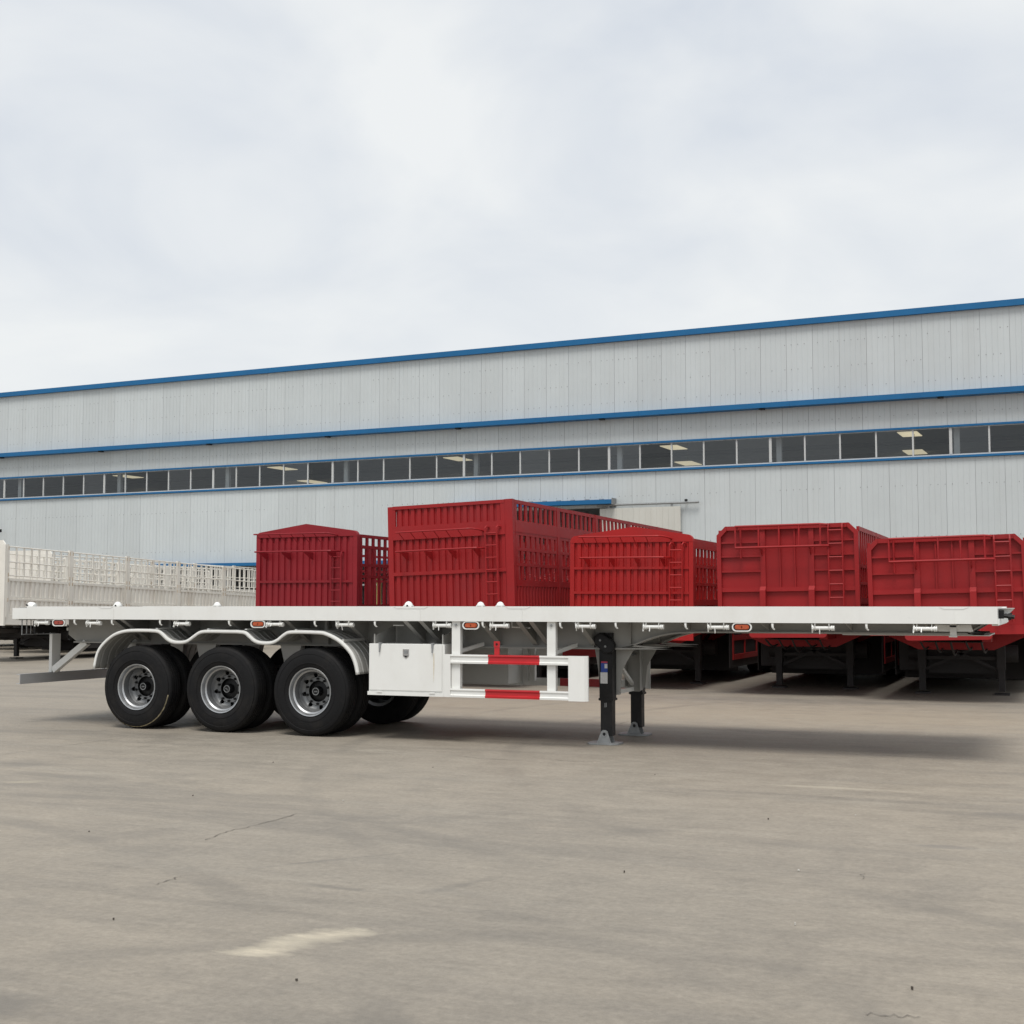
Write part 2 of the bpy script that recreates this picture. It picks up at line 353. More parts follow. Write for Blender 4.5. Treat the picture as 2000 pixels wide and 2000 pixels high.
def disc_mesh():
    p = [(.17, .2465), (.185, .236), (.205, .226), (.222, .205), (.225, .186), (.214, .176), (.214, .132), (.224, .132), (.224, .172), (.236, .184), (.233, .21), (.215, .232), (.185, .2465)]
    d = MB().lathe(p, (0, 0, 0), 'y', 80, closed=True).build('t', 'rim_disc', None, True)
    c = MB()
    for k in range(8):
        a = 2 * math.pi * k / 8 + .2
        c.lathe([(.12, .0001), (.12, .0285), (.30, .0285), (.30, .0001)], (.2 * math.cos(a), 0, .2 * math.sin(a)), 'y', 14)
    c = c.build('c', 'rim_disc')
    md = d.modifiers.new('b', 'BOOLEAN'); md.object = c; md.operation = 'DIFFERENCE'; md.solver = 'EXACT'
    dg = bpy.context.evaluated_depsgraph_get(); me = bpy.data.meshes.new_from_object(d.evaluated_get(dg)); me.name = 'disc'
    bpy.data.objects.remove(d); bpy.data.objects.remove(c)
    return me
def hub_mesh():
    m = MB(); m.lathe([(.34, .0001), (.34, .235), (.32, .235), (.315, .129), (.258, .126), (.248, .10), (.24, .062), (.20, .054), (.165, .052), (.155, .049), (.155, .0001)], (0, 0, 0), 'y', 32)
    return m.mesh('hub', 'black_metal', True)
def nuts_mesh():
    m = MB()
    for k in range(10):
        a = 2 * math.pi * (k + .5) / 10; m.lathe([(.218, .0001), (.178, .0001), (.178, .010), (.19, .016), (.218, .016)], (.155 * math.cos(a), 0, .155 * math.sin(a)), 'y', 6)
    return m.mesh('wheel_nuts', 'black_metal')
def cap_mesh():
    m = MB(); m.lathe([(.156, .0375), (.150, .039), (.150, .0455), (.156, .047)], (0, 0, 0), 'y', 24)
    for i, (x, z, a) in enumerate([(-.016, .003, .0), (-.005, .002, 0), (.007, .0, 0), (.018, -.004, 0)]):
        m.box(x - .0035, x + .0035, .151, .156, z - .008, z + .008); m.box(x - .0035, x + .005, .151, .1565, z + .004, z + .008)
    return m.mesh('hub_badge', 'galvanised', True)
TYRE, RIM, DISC, HUB, NUTS, CAP = tyre_mesh(), rim_mesh(), disc_mesh(), hub_mesh(), nuts_mesh(), cap_mesh()
def wheel(parent, x, y, z=TR, flip=False, full=True, axis='y'):
    """outer face at y (towards -y unless flipped)"""
    wh = share(RIM, 'wheel', parent, (x, y, z), rot=(0, 0, (math.pi if flip else 0) + (math.pi / 2 if axis == 'x' else 0)))
    share(TYRE, 'tyre', wh)
    if full:
        share(DISC, 'disc', wh); share(HUB, 'hub', wh, rot=(0, random.uniform(0, 6), 0)); share(NUTS, 'wheel_nuts', wh); share(CAP, 'hub_badge', wh, rot=(0, random.uniform(-.6, .9), 0))
    return wh

# ------------------------------------------------------------------ white flatbed trailer (x: rear->front, y: near->far)
LEN, WID, DK = 12.61, 2.5, 1.588
T = empty('flatbed_trailer', (0, 0, 0))
tag(T, 'long white three-axle flatbed semi-trailer parked across the yard in front', 'trailer')
B('deck', (.06, 12.56, .062, 2.438, 1.545, 1.578), 'shaded_frame_paint', T)
def rail(y0, y1, out):
    m = MB(); m.box(.25, LEN, y0, y1, 1.418, DK)
    # inward channel flanges
    yi = y1 if out < 0 else y0
    m.box(.25, LEN, *( (y1 + .0005, y1 + .05) if out < 0 else (y0 - .05, y0 - .0005)), 1.418, 1.428)
    r = m.build('side_rail', 'white_paint', T)
    yo = y0 if out < 0 else y1
    for x0, x1 in ((1.46, 1.70), (5.85, 6.30), (7.30, 7.60), (12.06, 12.34)):
        s = out; pr = MB()
        pr.prism([(x0, DK - .002), (x0 + .04, DK - .024), (x1 - .05, DK - .024), (x1, DK - .002)], yo + s * .001, yo + s * .0035, 'y')
        pr.build('seam_plate', 'white_paint', r)
    for x in (1.705, 6.20, 7.50, 12.2):
        MB().box(x, x + .007, yo, yo + s * .0045, 1.42, DK - .03).build('weld_seam', 'white_paint', r)
    B('rail_end', (0, .2495, y0, y1, 1.418, DK - .022), 'white_paint', T)
rail(0, .06, -1); rail(2.44, 2.5, 1)
B('rear_beam', (0.0, .058, .0605, 2.4395, 1.40, 1.566), 'white_paint', T)
B('front_beam', (12.552, 12.61, .0605, 2.4395, 1.40, 1.575), 'white_paint', T)
# main beams
def main_beam(yc):
    low = [(.40, 1.20), (.55, 1.105), (8.44, 1.112), (8.62, 1.15), (8.85, 1.235), (9.05, 1.285), (9.3, 1.305), (9.8, 1.312), (12.26, 1.314), (12.29, 1.322), (12.44, 1.412), (12.50, 1.45)]
    web = MB().prism([(.40, 1.545)] + [(a_, b_ - .004) for a_, b_ in low] + [(12.50, 1.545)], yc - .006, yc + .006, 'y')
    b = web.build('main_beam', 'shaded_frame_paint', T)
    fl = MB(); lp = smooth_path([(x, 0, z) for x, z in low[1:]], 3)
    V = []; F = []
    for i, q in enumerate(lp):
        for dy, dz in ((-.075, 0), (.075, 0), (.075, -.018), (-.075, -.018)): V.append((q.x, yc + dy, q.z + dz))
        if i:
            for k in range(4): F.append((4 * i - 4 + k, 4 * i - 4 + (k + 1) % 4, 4 * i + (k + 1) % 4, 4 * i + k))
    F += [(0, 1, 2, 3), tuple(4 * (len(lp) - 1) + k for k in (3, 2, 1, 0))]
    fl.add(V, F); fl.build('flange', 'shaded_frame_paint', b)
    for x in (2.3, 4.6, 8.15, 8.6):
        for sgn in (-1, 1): MB().box(x, x + .008, yc + sgn * .0062, yc + sgn * .07, 1.112 if x < 8.5 else 1.16, 1.54).build('stiffener', 'shaded_frame_paint', b)
main_beam(.66); main_beam(1.84)
# outriggers and cross members
om = MB(); om.prism([(.06, 1.535), (.06, 1.43), (.645, 1.14), (.645, 1.535)], -.004, .004, 'x'); 
om.add(*(lambda a, b: ([(-.03, a[0], a[1]), (.03, a[0], a[1]), (.03, b[0], b[1]), (-.03, b[0], b[1]), (-.03, a[0], a[1] - .008), (.03, a[0], a[1] - .008), (.03, b[0], b[1] - .008), (-.03, b[0], b[1] - .008)], [(0, 1, 2, 3), (7, 6, 5, 4), (0, 4, 5, 1), (1, 5, 6, 2), (2, 6, 7, 3), (3, 7, 4, 0)]))((.06, 1.428), (.645, 1.136)))
om = om.mesh('outrigger', 'shaded_frame_paint')
os_ = MB(); os_.prism([(.06, 1.535), (.06, 1.43), (.645, 1.33), (.645, 1.535)], -.004, .004, 'x'); os_ = os_.mesh('outrigger', 'shaded_frame_paint')
for x in (1.62, 1.78, 2.6, 3.45, 4.3, 5.15, 5.96, 6.17, 6.95, 7.42, 7.58, 8.15):
    share(om, 'outrigger', T, (x, 0, 0)); share(om, 'outrigger', T, (x, 2.5, 0), scale=(1, -1, 1))
for x in (9.3, 10.2, 11.1, 11.9):
    share(os_, 'outrigger', T, (x, 0, 0)); share(os_, 'outrigger', T, (x, 2.5, 0), scale=(1, -1, 1))
cm = MB().box(-.03, .03, .674, 1.826, 1.40, 1.54).mesh('cross_member', 'shaded_frame_paint')
for k in range(24): share(cm, 'cross_member', T, (.45 + k * .52, 0, 0))
# lashing winches under the rail
wm = MB()
wm.tube([(-.085, 0, 0), (.10, 0, 0)], .021, 12)
wm.tube([(.10, 0, 0), (.112, 0, 0)], .030, 12); wm.tube([(.112, 0, 0), (.118, 0, 0)], .022, 12); wm.tube([(.118, 0, 0), (.132, 0, 0)], .028, 12)
wm.tube([(-.098, 0, 0), (-.085, 0, 0)], .034, 10)
for x in (-.07, .075): wm.prism([(-.022, .05), (.022, .05), (.028, .0), (.015, -.026), (-.015, -.026), (-.028, .0)], x, x + .007, 'x')
wm.box(-.105, -.094, -.01, .01, -.05, .046)
wm.tube([(-.02, -.022, -.0), (-.02, -.03, -.055)], .006, 6)
WINCH = wm.mesh('lashing_winch', 'white_paint', True)
for i, (a, b) in enumerate([(0.404, 0.579), (1.26, 1.463), (2.668, 2.882), (4.065, 4.281), (5.059, 5.271), (6.371, 6.571), (7.101, 7.306), (8.155, 8.356), (8.946, 9.144), (9.671, 9.873), (10.792, 10.982), (11.813, 12.007)]):
    share(WINCH, 'lashing_winch', T, ((a + b) / 2 - .01, .028, 1.367), rot=(random.uniform(-.7, .5), 0, 0))
hk = MB(); hk.tube(smooth_path([(0, .005, .012), (0, -.004, -.01), (.002, -.006, -.03), (.008, .0, -.048), (.018, .016, -.055)], 3), [.013] * 4 + [.011] * 4 + [.008] * 4 + [.004], 8)
HOOK = hk.mesh('rope_hook', 'white_paint', True)
for x in (1.053, 1.671, 2.442, 3.504, 4.752, 5.586, 7.0, 7.959, 8.618, 9.415, 10.363, 11.334): share(HOOK, 'rope_hook', T, (x, .02, 1.408), scale=(1.1, 1.1, 1.1))
# marker lamps
for i, x in enumerate((.791, 3.937, 6.853, 10.036)):
    ring = MB(); o_, i_ = pill(0, 0, .108, .047), pill(0, 0, .094, .036); n = len(o_)
    V = [(p[0], y, p[1]) for y in (-.012, .012) for q in (o_, i_) for p in q]
    F = []
    for k in range(n):
        k2 = (k + 1) % n
        F += [(k, k2, n + k2, n + k), (2 * n + k, 3 * n + k, 3 * n + k2, 2 * n + k2), (k, 2 * n + k, 2 * n + k2, k2), (n + k, n + k2, 3 * n + k2, 3 * n + k)]
    ring.add(V, F); lo = ring.build('marker_lamp', 'white_paint', T); lo.location = (x, .016, 1.371)
    MB().prism(pill(0, 0, .0935, .0355), .0, .01, 'y').build('lamp_housing', 'black_metal', lo)
    ln = MB()
    for a, b in ((pill(0, 0, .078, .026), -.008),): ln.prism(a, b, .0, 'y')
    ln.prism(pill(-.03, 0, .036, .02), -.013, -.008, 'y'); ln.prism(pill(.03, 0, .036, .02), -.013, -.008, 'y'); ln.box(-.004, .004, -.0105, -.008, -.022, .022)
    ln.build('lens', 'lens_red' if i == 0 else 'lens_orange', lo)
    MB().box(-.03, .03, .012, .02, .03, .05).build('bracket', 'white_paint', lo)
# twist locks
tl = MB(); tl.lathe([(0, .001), (0, .062), (.014, .062), (.016, .05), (.03, .046), (.05, .03), (.058, .012), (.06, .0005)], (0, 0, 0), 'z', 20)
tl.box(-.05, .05, -.05, .05, -.012, .0)
TWIST = tl.mesh('twist_lock', 'white_paint', True)
hole = MB().lathe([(-.003, .0005), (-.003, .012), (.002, .012)], (0, 0, 0), 'y', 12).mesh('pin_hole', 'black_metal')
for x, y in ((1.70, .09), (6.0, .09), (1.63, 2.41), (5.91, 2.41), (6.20, 2.41)):
    t_ = share(TWIST, 'twist_lock', T, (x, y, 1.592)); 
    if y < 1: share(hole, 'pin_hole', t_, (.012, -.0605, .006))
fl = MB(); fl.lathe([(-.055, .001), (-.055, .03), (-.04, .05), (.02, .058), (.05, .045), (.06, .02), (.06, .001)], (0, 0, 0), 'x', 16)
fo = fl.build('twist_lock', 'white_paint', T, True); fo.location = (.24, .10, 1.592); fo.rotation_euler = (0, .25, 0)
MB().box(-.05, -.02, -.0615, -.05, -.004, .014).build('pin_hole', 'black_metal', fo)
# mudguards
MUD = [(1.348, 0.769), (1.405, 0.988), (1.52, 1.127), (1.676, 1.233), (1.841, 1.282), (2.022, 1.296), (2.349, 1.292), (2.452, 1.26), (2.553, 1.184), (2.654, 1.15), (2.815, 1.156), (2.924, 1.213), (3.02, 1.271), (3.129, 1.291), (3.4, 1.292), (3.70, 1.285), (3.798, 1.232), (3.885, 1.173), (3.997, 1.153), (4.116, 1.160), (4.199, 1.195), (4.295, 1.262), (4.405, 1.293), (4.785, 1.291), (4.911, 1.27), (5.058, 1.208), (5.172, 1.128), (5.266, 1.031), (5.328, 0.907), (5.36, 0.774)]
def mudguard(y0, y1):
    P = smooth_path([(x, 0, z) for x, z in MUD], 3); V = []; F = []
    ys = [0, .02]
    prof = [(0, 0)] 
    n_r = 5; yy = []
    for k in range(n_r):
        c = .12 + k * .13; yy += [(c - .012, 0), (c - .005, .010), (c + .005, .010), (c + .012, 0)]
    prof += yy + [(1., 0)]
    wdt = abs(y1 - y0); sg = 1 if y1 > y0 else -1
    prof = [(min(a / 1., 1) * wdt if i in (0,) else min(a, wdt) if i < len(prof) - 1 else wdt, h) for i, (a, h) in enumerate(prof)]
    m_ = len(prof)
    for i, q in enumerate(P):
        d = (P[min(i + 1, len(P) - 1)] - P[max(i - 1, 0)]).normalized(); nx = Vector((-d.z, 0, d.x))
        for a, h in prof: p_ = q + nx * (h - .012); V.append((p_.x, y0 + sg * a, p_.z))
        if i:
            for k in range(m_ - 1): F.append(((i - 1) * m_ + k, (i - 1) * m_ + k + 1, i * m_ + k + 1, i * m_ + k))
    mo = MB().add(V, F).build('mudguard', 'shaded_frame_paint', T, True)
    so = mo.modifiers.new('s', 'SOLIDIFY'); so.thickness = .004
    lip = MB(); V = []; F = []
    for i, q in enumerate(P):
        d = (P[min(i + 1, len(P) - 1)] - P[max(i - 1, 0)]).normalized(); nx = Vector((-d.z, 0, d.x))
        for a, h in ((-.014, -.042), (-.018, -.02), (-.014, -.004), (.004, .002), (.02, -.004)): p_ = q + nx * h; V.append((p_.x, y0 + sg * a, p_.z))
        if i:
            for k in range(4): F.append(((i - 1) * 5 + k, (i - 1) * 5 + k + 1, i * 5 + k + 1, i * 5 + k))
    lo = lip.add(V, F).build('edge_lip', 'white_paint', mo, True); lo.modifiers.new('s', 'SOLIDIFY').thickness = .003
    for x, z in ((2.35, 1.31), (3.15, 1.31), (3.72, 1.31), (4.45, 1.31)): MB().bar((x, y0 + sg * .02, z - .008), (x + .02, y1, z), .035, .014).build('bracket', 'white_paint', mo)
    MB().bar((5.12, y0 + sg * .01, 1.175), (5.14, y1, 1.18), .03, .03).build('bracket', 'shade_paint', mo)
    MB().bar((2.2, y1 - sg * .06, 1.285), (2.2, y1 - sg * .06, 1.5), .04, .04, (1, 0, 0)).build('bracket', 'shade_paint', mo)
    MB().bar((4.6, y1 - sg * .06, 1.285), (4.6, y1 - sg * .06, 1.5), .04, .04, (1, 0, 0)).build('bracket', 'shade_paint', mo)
mudguard(.05, .62); mudguard(2.45, 1.88)
# axles, springs, wheels
for i in range(3):
    x = 2.0357 + 1.309 * i
    ax = MB(); ax.tube([(x, .40, TR), (x, 2.10, TR)], .075, 12); ax.tube([(x, .42, TR), (x, .72, TR)], .2, 20); ax.tube([(x, 1.78, TR), (x, 2.08, TR)], .2, 20)
    ax.build('axle', 'chassis_dark', T, True)
    for y in (.72, 1.78):
        sp = MB()
        for k in range(5): sp.bar((x - .5 + k * .05, y, .70 + k * .016), (x + .5 - k * .05, y, .70 + k * .016), .08, .014)
        sp.box(x - .07, x + .07, y - .06, y + .06, .6, .80); sp.build('leaf_spring', 'chassis_dark', T)
    if i < 3:
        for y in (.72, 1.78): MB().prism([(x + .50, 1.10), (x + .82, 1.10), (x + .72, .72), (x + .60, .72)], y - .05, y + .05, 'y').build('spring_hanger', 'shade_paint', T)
    bc = MB(); bc.tube([(x + .22, .92, .62), (x + .22, 1.08, .70)], .085, 14); bc.build('brake_chamber', 'black_metal', T, True)
    w0 = wheel(T, x, .062); wheel(T, x, .395, full=False)
    if i == 0:
        sf = MB(); V = []; F = []
        for k in range(61):
            a = R(-160 + k * 150 / 60); j = random.uniform(-.003, .003)
            for h, r in ((.0135 + j, .5075), (.026, .5165 + j)): V.append((r * math.cos(a), h - .004, r * math.sin(a)))
            if k: F.append((2 * k - 2, 2 * k, 2 * k + 1, 2 * k - 1))
        sf.add(V, F).build('mud_scuff', 'mud', w0)
    wheel(T, x, 2.438, flip=True); wheel(T, x, 2.105, flip=True, full=False)
for y in (.72, 1.78): MB().prism([(1.30, 1.10), (1.55, 1.10), (1.5, .74), (1.40, .74)], y - .05, y + .05, 'y').build('spring_hanger', 'shade_paint', T)
at = MB(); at.lathe([(-.45, .001), (-.43, .1), (-.40, .135), (.40, .135), (.43, .1), (.45, .001)], (5.4, 1.25, .86), 'x', 20); at.build('air_tank', 'black_metal', T, True)
# tool boxes
def tool_box(yo, sg):
    """yo: outer face, sg: +1 when the box runs to larger y"""
    y = lambda d: yo + sg * d
    b = B('tool_box', (5.504, 6.50, y(.012), y(.50), .575, 1.146), 'white_paint', T)
    B('door_panel', (5.512, 6.478, y(0), y(.0115), .597, 1.140), 'white_paint', b)
    B('corner_strip', (6.482, 6.512, y(-.001), y(.0115), .545, 1.142), 'white_paint', b)
    B('base_flange', (5.492, 6.505, y(-.004), y(.10), .535, .578), 'white_paint', b)
    for x in (5.655, 6.355):
        la = MB(); la.box(x - .012, x + .012, y(-.012), y(-.0005), 1.095, 1.158); la.box(x - .02, x + .02, y(-.01), y(.03), 1.147, 1.16); la.tube([(x, y(-.012), 1.10), (x, y(-.016), 1.045)], .009, 6); la.build('latch', 'galvanised', b)
        B('hinge', (x - .035, x + .035, y(-.012), y(-.0045), .568, .588), 'white_paint', b)
    lk = MB(); lk.prism([(5.965, 1.085), (6.045, 1.085), (6.045, 1.005), (6.005, .975), (5.965, 1.005)], y(-.006), y(-.0003), 'y'); lk = lk.build('lock', 'chrome', b)
    B('key_plate', (5.985, 6.025, y(-.013), y(-.0062), 1.03, 1.07), 'galvanised', b)
    MB().prism([(5.975, 1.008), (6.035, 1.008), (6.005, .985)], y(-.010), y(-.0062), 'y').build('pull', 'black_metal', b)
    MB().prism([(6.366, 1.04), (6.376, 1.04), (6.380, .90), (6.371, .70), (6.366, .86)], y(-.0022), y(-.0006), 'y').build('rust_run', 'rust_tint', b)
    # hanger channels up to the beam
    for x in (5.545, 6.455):
        h = MB(); h.box(x, x + .012, y(.05), y(.07), 1.147, 1.26); h.prism([(y(.075), 1.15), (y(.60), 1.15), (y(.60), 1.36), (y(.075), 1.24)], x, x + .008, 'x'); h.build('hanger', 'shaded_frame_paint', b)
tool_box(.02, 1); tool_box(2.48, -1)
# side guards
def side_guard(yo, sg):
    y = lambda d: yo + sg * d
    g_ = B('side_guard', (6.517, 6.594, y(0), y(.035), .537, 1.033), 'white_paint', T)
    for z0, z1, xa, xb in ((.928, 1.033, 7.073, 7.71), (.537, .637, 7.037, 7.714)):
        def seg(x0, x1, mt, nm):
            s_ = MB(); zc = (z0 + z1) / 2; V = []; F = []
            pr = [(.030, z1), (.002, z1), (.0, z1 - .018), (.012, z1 - .030), (.012, z0 + .032), (.0, z0 + .022), (.002, z0), (.030, z0)]
            for x in (x0, x1):
                for d, z in pr: V.append((x, y(d), z))
            n = len(pr)
            F = [(k, (k + 1) % n, (k + 1) % n + n, k + n) for k in range(n)] + [tuple(range(n)), tuple(range(2 * n - 1, n - 1, -1))]
            s_.add(V, F); return s_.build(nm, mt, g_)
        seg(6.5945, xa, 'white_paint', 'guard_bar'); seg(xa, xb, 'bright_red', 'red_band'); seg(xb, 8.0615, 'white_paint', 'guard_bar')
    ep = MB(); V = []; F = []
    prf = [(8.062, .0), (8.20, .0), (8.25, .010), (8.282, .035), (8.285, .06)]
    for x, d in prf: V += [(x, y(d - .003), .53), (x, y(d - .003), 1.036)]
    F = [(2 * i, 2 * i + 2, 2 * i + 3, 2 * i + 1) for i in range(len(prf) - 1)]
    e_ = ep.add(V, F).build('end_plate', 'white_paint', g_); e_.modifiers.new('s', 'SOLIDIFY').thickness = .004
    for x0, x1 in ((6.597, 6.705), (7.792, 7.895)):
        p_ = MB(); p_.box(x0, x1, y(.036), y(.042), .60, 1.43); p_.box(x0, x0 + .008, y(.0425), y(.10), .60, 1.43); p_.box(x1 - .008, x1, y(.0425), y(.10), .60, 1.43)
        p_ = p_.build('guard_post', 'white_paint', g_)
        MB().tube([((x0 + x1) / 2, y(.0355), 1.375), ((x0 + x1) / 2, y(.018), 1.375)], .014, 6).build('bolt', 'galvanised', p_)
        MB().bar(((x0 + x1) / 2, y(.10), 1.06), ((x0 + x1) / 2 + .1, y(.60), 1.14), .03, .045).build('brace', 'white_paint', p_)
    rt = MB(); rt.box(7.14, 7.205, y(.034), y(.042), 1.034, 1.185); rt.box(7.135, 7.21, y(.030), y(.034), 1.12, 1.19); rt = rt.build('tow_bracket', 'bright_red', g_)
    MB().tube([(7.172, y(.0298), 1.155), (7.172, y(.027), 1.155)], .014, 8).build('bolt', 'black_metal', rt)
side_guard(0.0, 1); side_guard(2.5, -1)
# chain winch carrier box under the far beam
sw = B('winch_box', (6.60, 6.88, 1.42, 1.70, 1.075, 1.19), 'white_paint', T)
MB().prism(pill(6.74, 1.135, .075, .018), 1.408, 1.419, 'y').build('bolt_plate', 'black_metal', sw)
for yy_ in (1.50, 1.60): MB().tube([(6.8805, yy_, 1.125), (6.905, yy_, 1.125)], .02, 8).build('bolt', 'black_metal', sw)
MB().bar((6.62, 1.5, 1.30), (6.80, 1.55, 1.20), .05, .04).build('clamp', 'black_metal', sw)
MB().prism([(6.66, 1.1915), (6.70, 1.23), (6.82, 1.23), (6.88, 1.1915)], 1.45, 1.66, 'y').build('clamp', 'black_metal', sw)
hgn = MB(); hgn.tube([(7.25, .3, 1.41), (7.25, .3, 1.35), (7.48, .3, 1.34)], .009, 6); hgn.build('rope_bar', 'white_paint', T)
hgn = MB(); hgn.tube([(5.66, .35, 1.36), (5.80, .35, 1.36)], .009, 6); hgn.build('rope_bar', 'white_paint', T)
# landing legs
def landing_leg(yo, near):
    sg = 1
    m = MB(); m.box(8.225, 8.385, yo, yo + .14, .50, 1.285); m.box(8.215, 8.395, yo - .006, yo + .15, .505, .53); leg = m.build('landing_leg', 'black_metal', T)
    B('inner_leg', (8.235, 8.375, yo + .01, yo + .13, .10, .4995), 'black_metal', leg)
    f_ = MB()
    for d in (-.012, .135): f_.prism([(8.195, .02), (8.365, .02), (8.335, .11), (8.325, .15), (8.30, .165), (8.27, .165), (8.248, .15)], yo + d, yo + d + .012, 'y')
    f_.prism([(8.12, yo - .08), (8.40, yo - .08), (8.46, yo - .02), (8.46, yo + .17), (8.40, yo + .22), (8.12, yo + .22), (8.08, yo + .17), (8.08, yo - .02)], .002, .02, 'z')
    f_ = f_.build('foot', 'galvanised', leg)
    fb = MB().lathe([(-.004, .001), (-.004, .018), (.0, .02)], (8.285, yo - .013, .118), 'y', 14).build('pivot_bolt', 'black_metal', f_)
    MB().lathe([(-.003, .019), (-.006, .022), (-.006, .03), (.0, .032)], (8.285, yo - .013, .118), 'y', 16).build('washer', 'galvanised', f_)
    if near:
        gb = MB(); P = []
        for k in range(13): a = R(55 + k * 15); P.append((8.262 + .082 * math.cos(a), 1.200 + .082 * math.sin(a)))
        for k in range(13): a = R(-125 + k * 15); P.append((8.345 + .088 * math.cos(a), 1.135 + .088 * math.sin(a)))
        gb.prism(P, yo - .075, yo - .001, 'y'); gbo = gb.build('gearbox', 'black_metal', leg); bv = gbo.modifiers.new('b', 'BEVEL'); bv.width = .012; bv.segments = 2; bv.limit_method = 'ANGLE'
        for x, z in ((8.262, 1.20), (8.325, 1.13)): MB().lathe([(-.012, .001), (-.012, .012), (0, .014)], (x, yo - .075, z), 'y', 8).build('bolt', 'galvanised', gbo)
        B('sticker', (8.245, 8.325, yo - .0025, yo - .0004, .83, .935), 'sticker_blue', leg)
        B('sticker', (8.247, 8.325, yo - .0025, yo - .0004, .936, .955), 'sticker_red', leg)
        B('sticker', (8.290, 8.324, yo - .004, yo - .0027, .875, .925), 'sticker_white', leg)
        B('sticker', (8.238, 8.325, yo - .0025, yo - .0004, .70, .828), 'sticker_white', leg)
        for k, (dx, dz) in enumerate(((.0, .0), (.016, .004))):   # the chalk mark on the inner tube
            MB().box(8.285 + dx, 8.293 + dx, yo + .0075, yo + .0095, .425 + dz, .475 + dz).build('chalk_mark', 'galvanised', leg)
    return leg
landing_leg(.60, True); landing_leg(1.76, False)
for yo, s_ in ((.745, 1), (1.755, -1)):      # gusset brackets from the beam down to each leg
    gp = MB(); gp.prism([(8.12, 1.10), (8.62, 1.13), (8.46, .86), (8.43, .60), (8.36, .54), (8.24, .54), (8.18, .62), (8.16, .86)], yo + s_ * .003, yo + s_ * .011, 'y')
    gp = gp.build('gusset', 'shaded_frame_paint', T)
    MB().box(8.392, 8.40, *sorted((yo + s_ * .012, yo + s_ * .12)), .56, 1.09).build('gusset_flange', 'shaded_frame_paint', gp)
    MB().box(8.20, 8.208, *sorted((yo + s_ * .012, yo + s_ * .12)), .60, 1.09).build('gusset_flange', 'shaded_frame_paint', gp)
MB().bar((8.30, .87, .58), (8.30, 1.63, .58), .05, .05).build('cross_tube', 'white_paint', T)
MB().tube([(8.30, .745, 1.0), (8.30, 1.755, 1.0)], .018, 8).build('cross_shaft', 'galvanised', T)
MB().bar((8.30, .87, 1.02), (8.30, 1.63, .64), .04, .04).build('cross_brace', 'white_paint', T)
# rear bumper and lamps
bpm = MB(); bpm.box(.145, .155, .01, 2.49, .537, .672); bpm.box(.085, .1445, .012, 2.488, .662, .670); bpm.box(.085, .1445, .012, 2.488, .539, .547)
bp_ = bpm.build('rear_bumper', 'bumper_grey', T)
for y in (.62, 1.71):
    B('upright', (.095, .144, y, y + .17, .6725, 1.205), 'white_paint', bp_)
    MB().bar((.15, y + .045, .70), (.72, y + .045, 1.095), .08, .085).build('brace', 'white_paint', bp_)
for y0, y1 in ((.30, .75), (1.75, 2.20)):
    tlp = B('tail_lamp', (.09, .13, y0, y1, 1.222, 1.392), 'black_metal', T)
    for k in range(3): MB().lathe([(-.012, .001), (-.012, .05), (0, .055)], (.089, y0 + .09 + k * .135, 1.31), 'x', 16).build('lens', 'lens_red', tlp)
    fr = MB(); ya = y0 - .19; yb = y1 + .01
    fr.tube([(.07, yb, 1.205), (.07, ya, 1.205), (.07, ya, 1.41)], .008, 6); fr.tube([(.07, ya + .09, 1.205), (.07, ya + .09, 1.41)], .007, 6); fr.tube([(.07, ya + .17, 1.205), (.07, ya + .17, 1.41)], .006, 6)
    for k in range(3): fr.box(.066, .076, y0 + .09 + k * .13, y0 + .105 + k * .13, 1.205, 1.22)
    fr.build('lamp_guard', 'galvanised', tlp)
MB().tube(smooth_path([(.3, .74, 1.33), (.34, .73, 1.28), (.33, .72, 1.2), (.36, .7, 1.14), (.42, .66, 1.12)], 4), .009, 6).build('cable', 'black_metal', T)
B('cable_tag', (.31, .34, .715, .722, 1.25, 1.29), 'white_paint', T)
# front end: gooseneck plate, lamp bracket, couplings
fp = MB(); fp.prism([(12.6105, 1.572), (12.76, 1.572), (12.69, 1.50), (12.6105, 1.50)], .30, .306, 'y'); fp.box(12.6105, 12.76, .25, .36, 1.573, 1.577); fp.build('coupling_bracket', 'white_paint', T)
cp = MB(); cp.box(12.612, 12.66, .22, .29, 1.47, 1.555); cp.tube([(12.66, .25, 1.50), (12.76, .25, 1.485)], .022, 8); cp.tube([(12.70, .25, 1.49), (12.73, .25, 1.488)], .034, 8); cp.tube([(12.66, .33, 1.52), (12.73, .33, 1.50)], .026, 8); cp.build('air_coupling', 'black_metal', T, True)
B('front_lip', (12.6105, 12.625, .02, 2.48, 1.41, 1.47), 'white_paint', T)
kp = MB(); kp.prism([(11.98, 1.405), (12.34, 1.405), (12.36, 1.335), (12.02, 1.335)], .30, .304, 'y'); kp.build('lamp_bracket', 'white_paint', T)
kq = MB(); kq.box(12.135, 12.20, .262, .272, 1.28, 1.41); kq.box(12.11, 12.225, .262, .30, 1.38, 1.40); kq.box(12.125, 12.205, .25, .29, 1.278, 1.29); kq.build('lamp_holder', 'white_paint', T)
B('kingpin_plate', (11.0, 12.5, .62, 1.88, 1.283, 1.295), 'shade_paint', T)

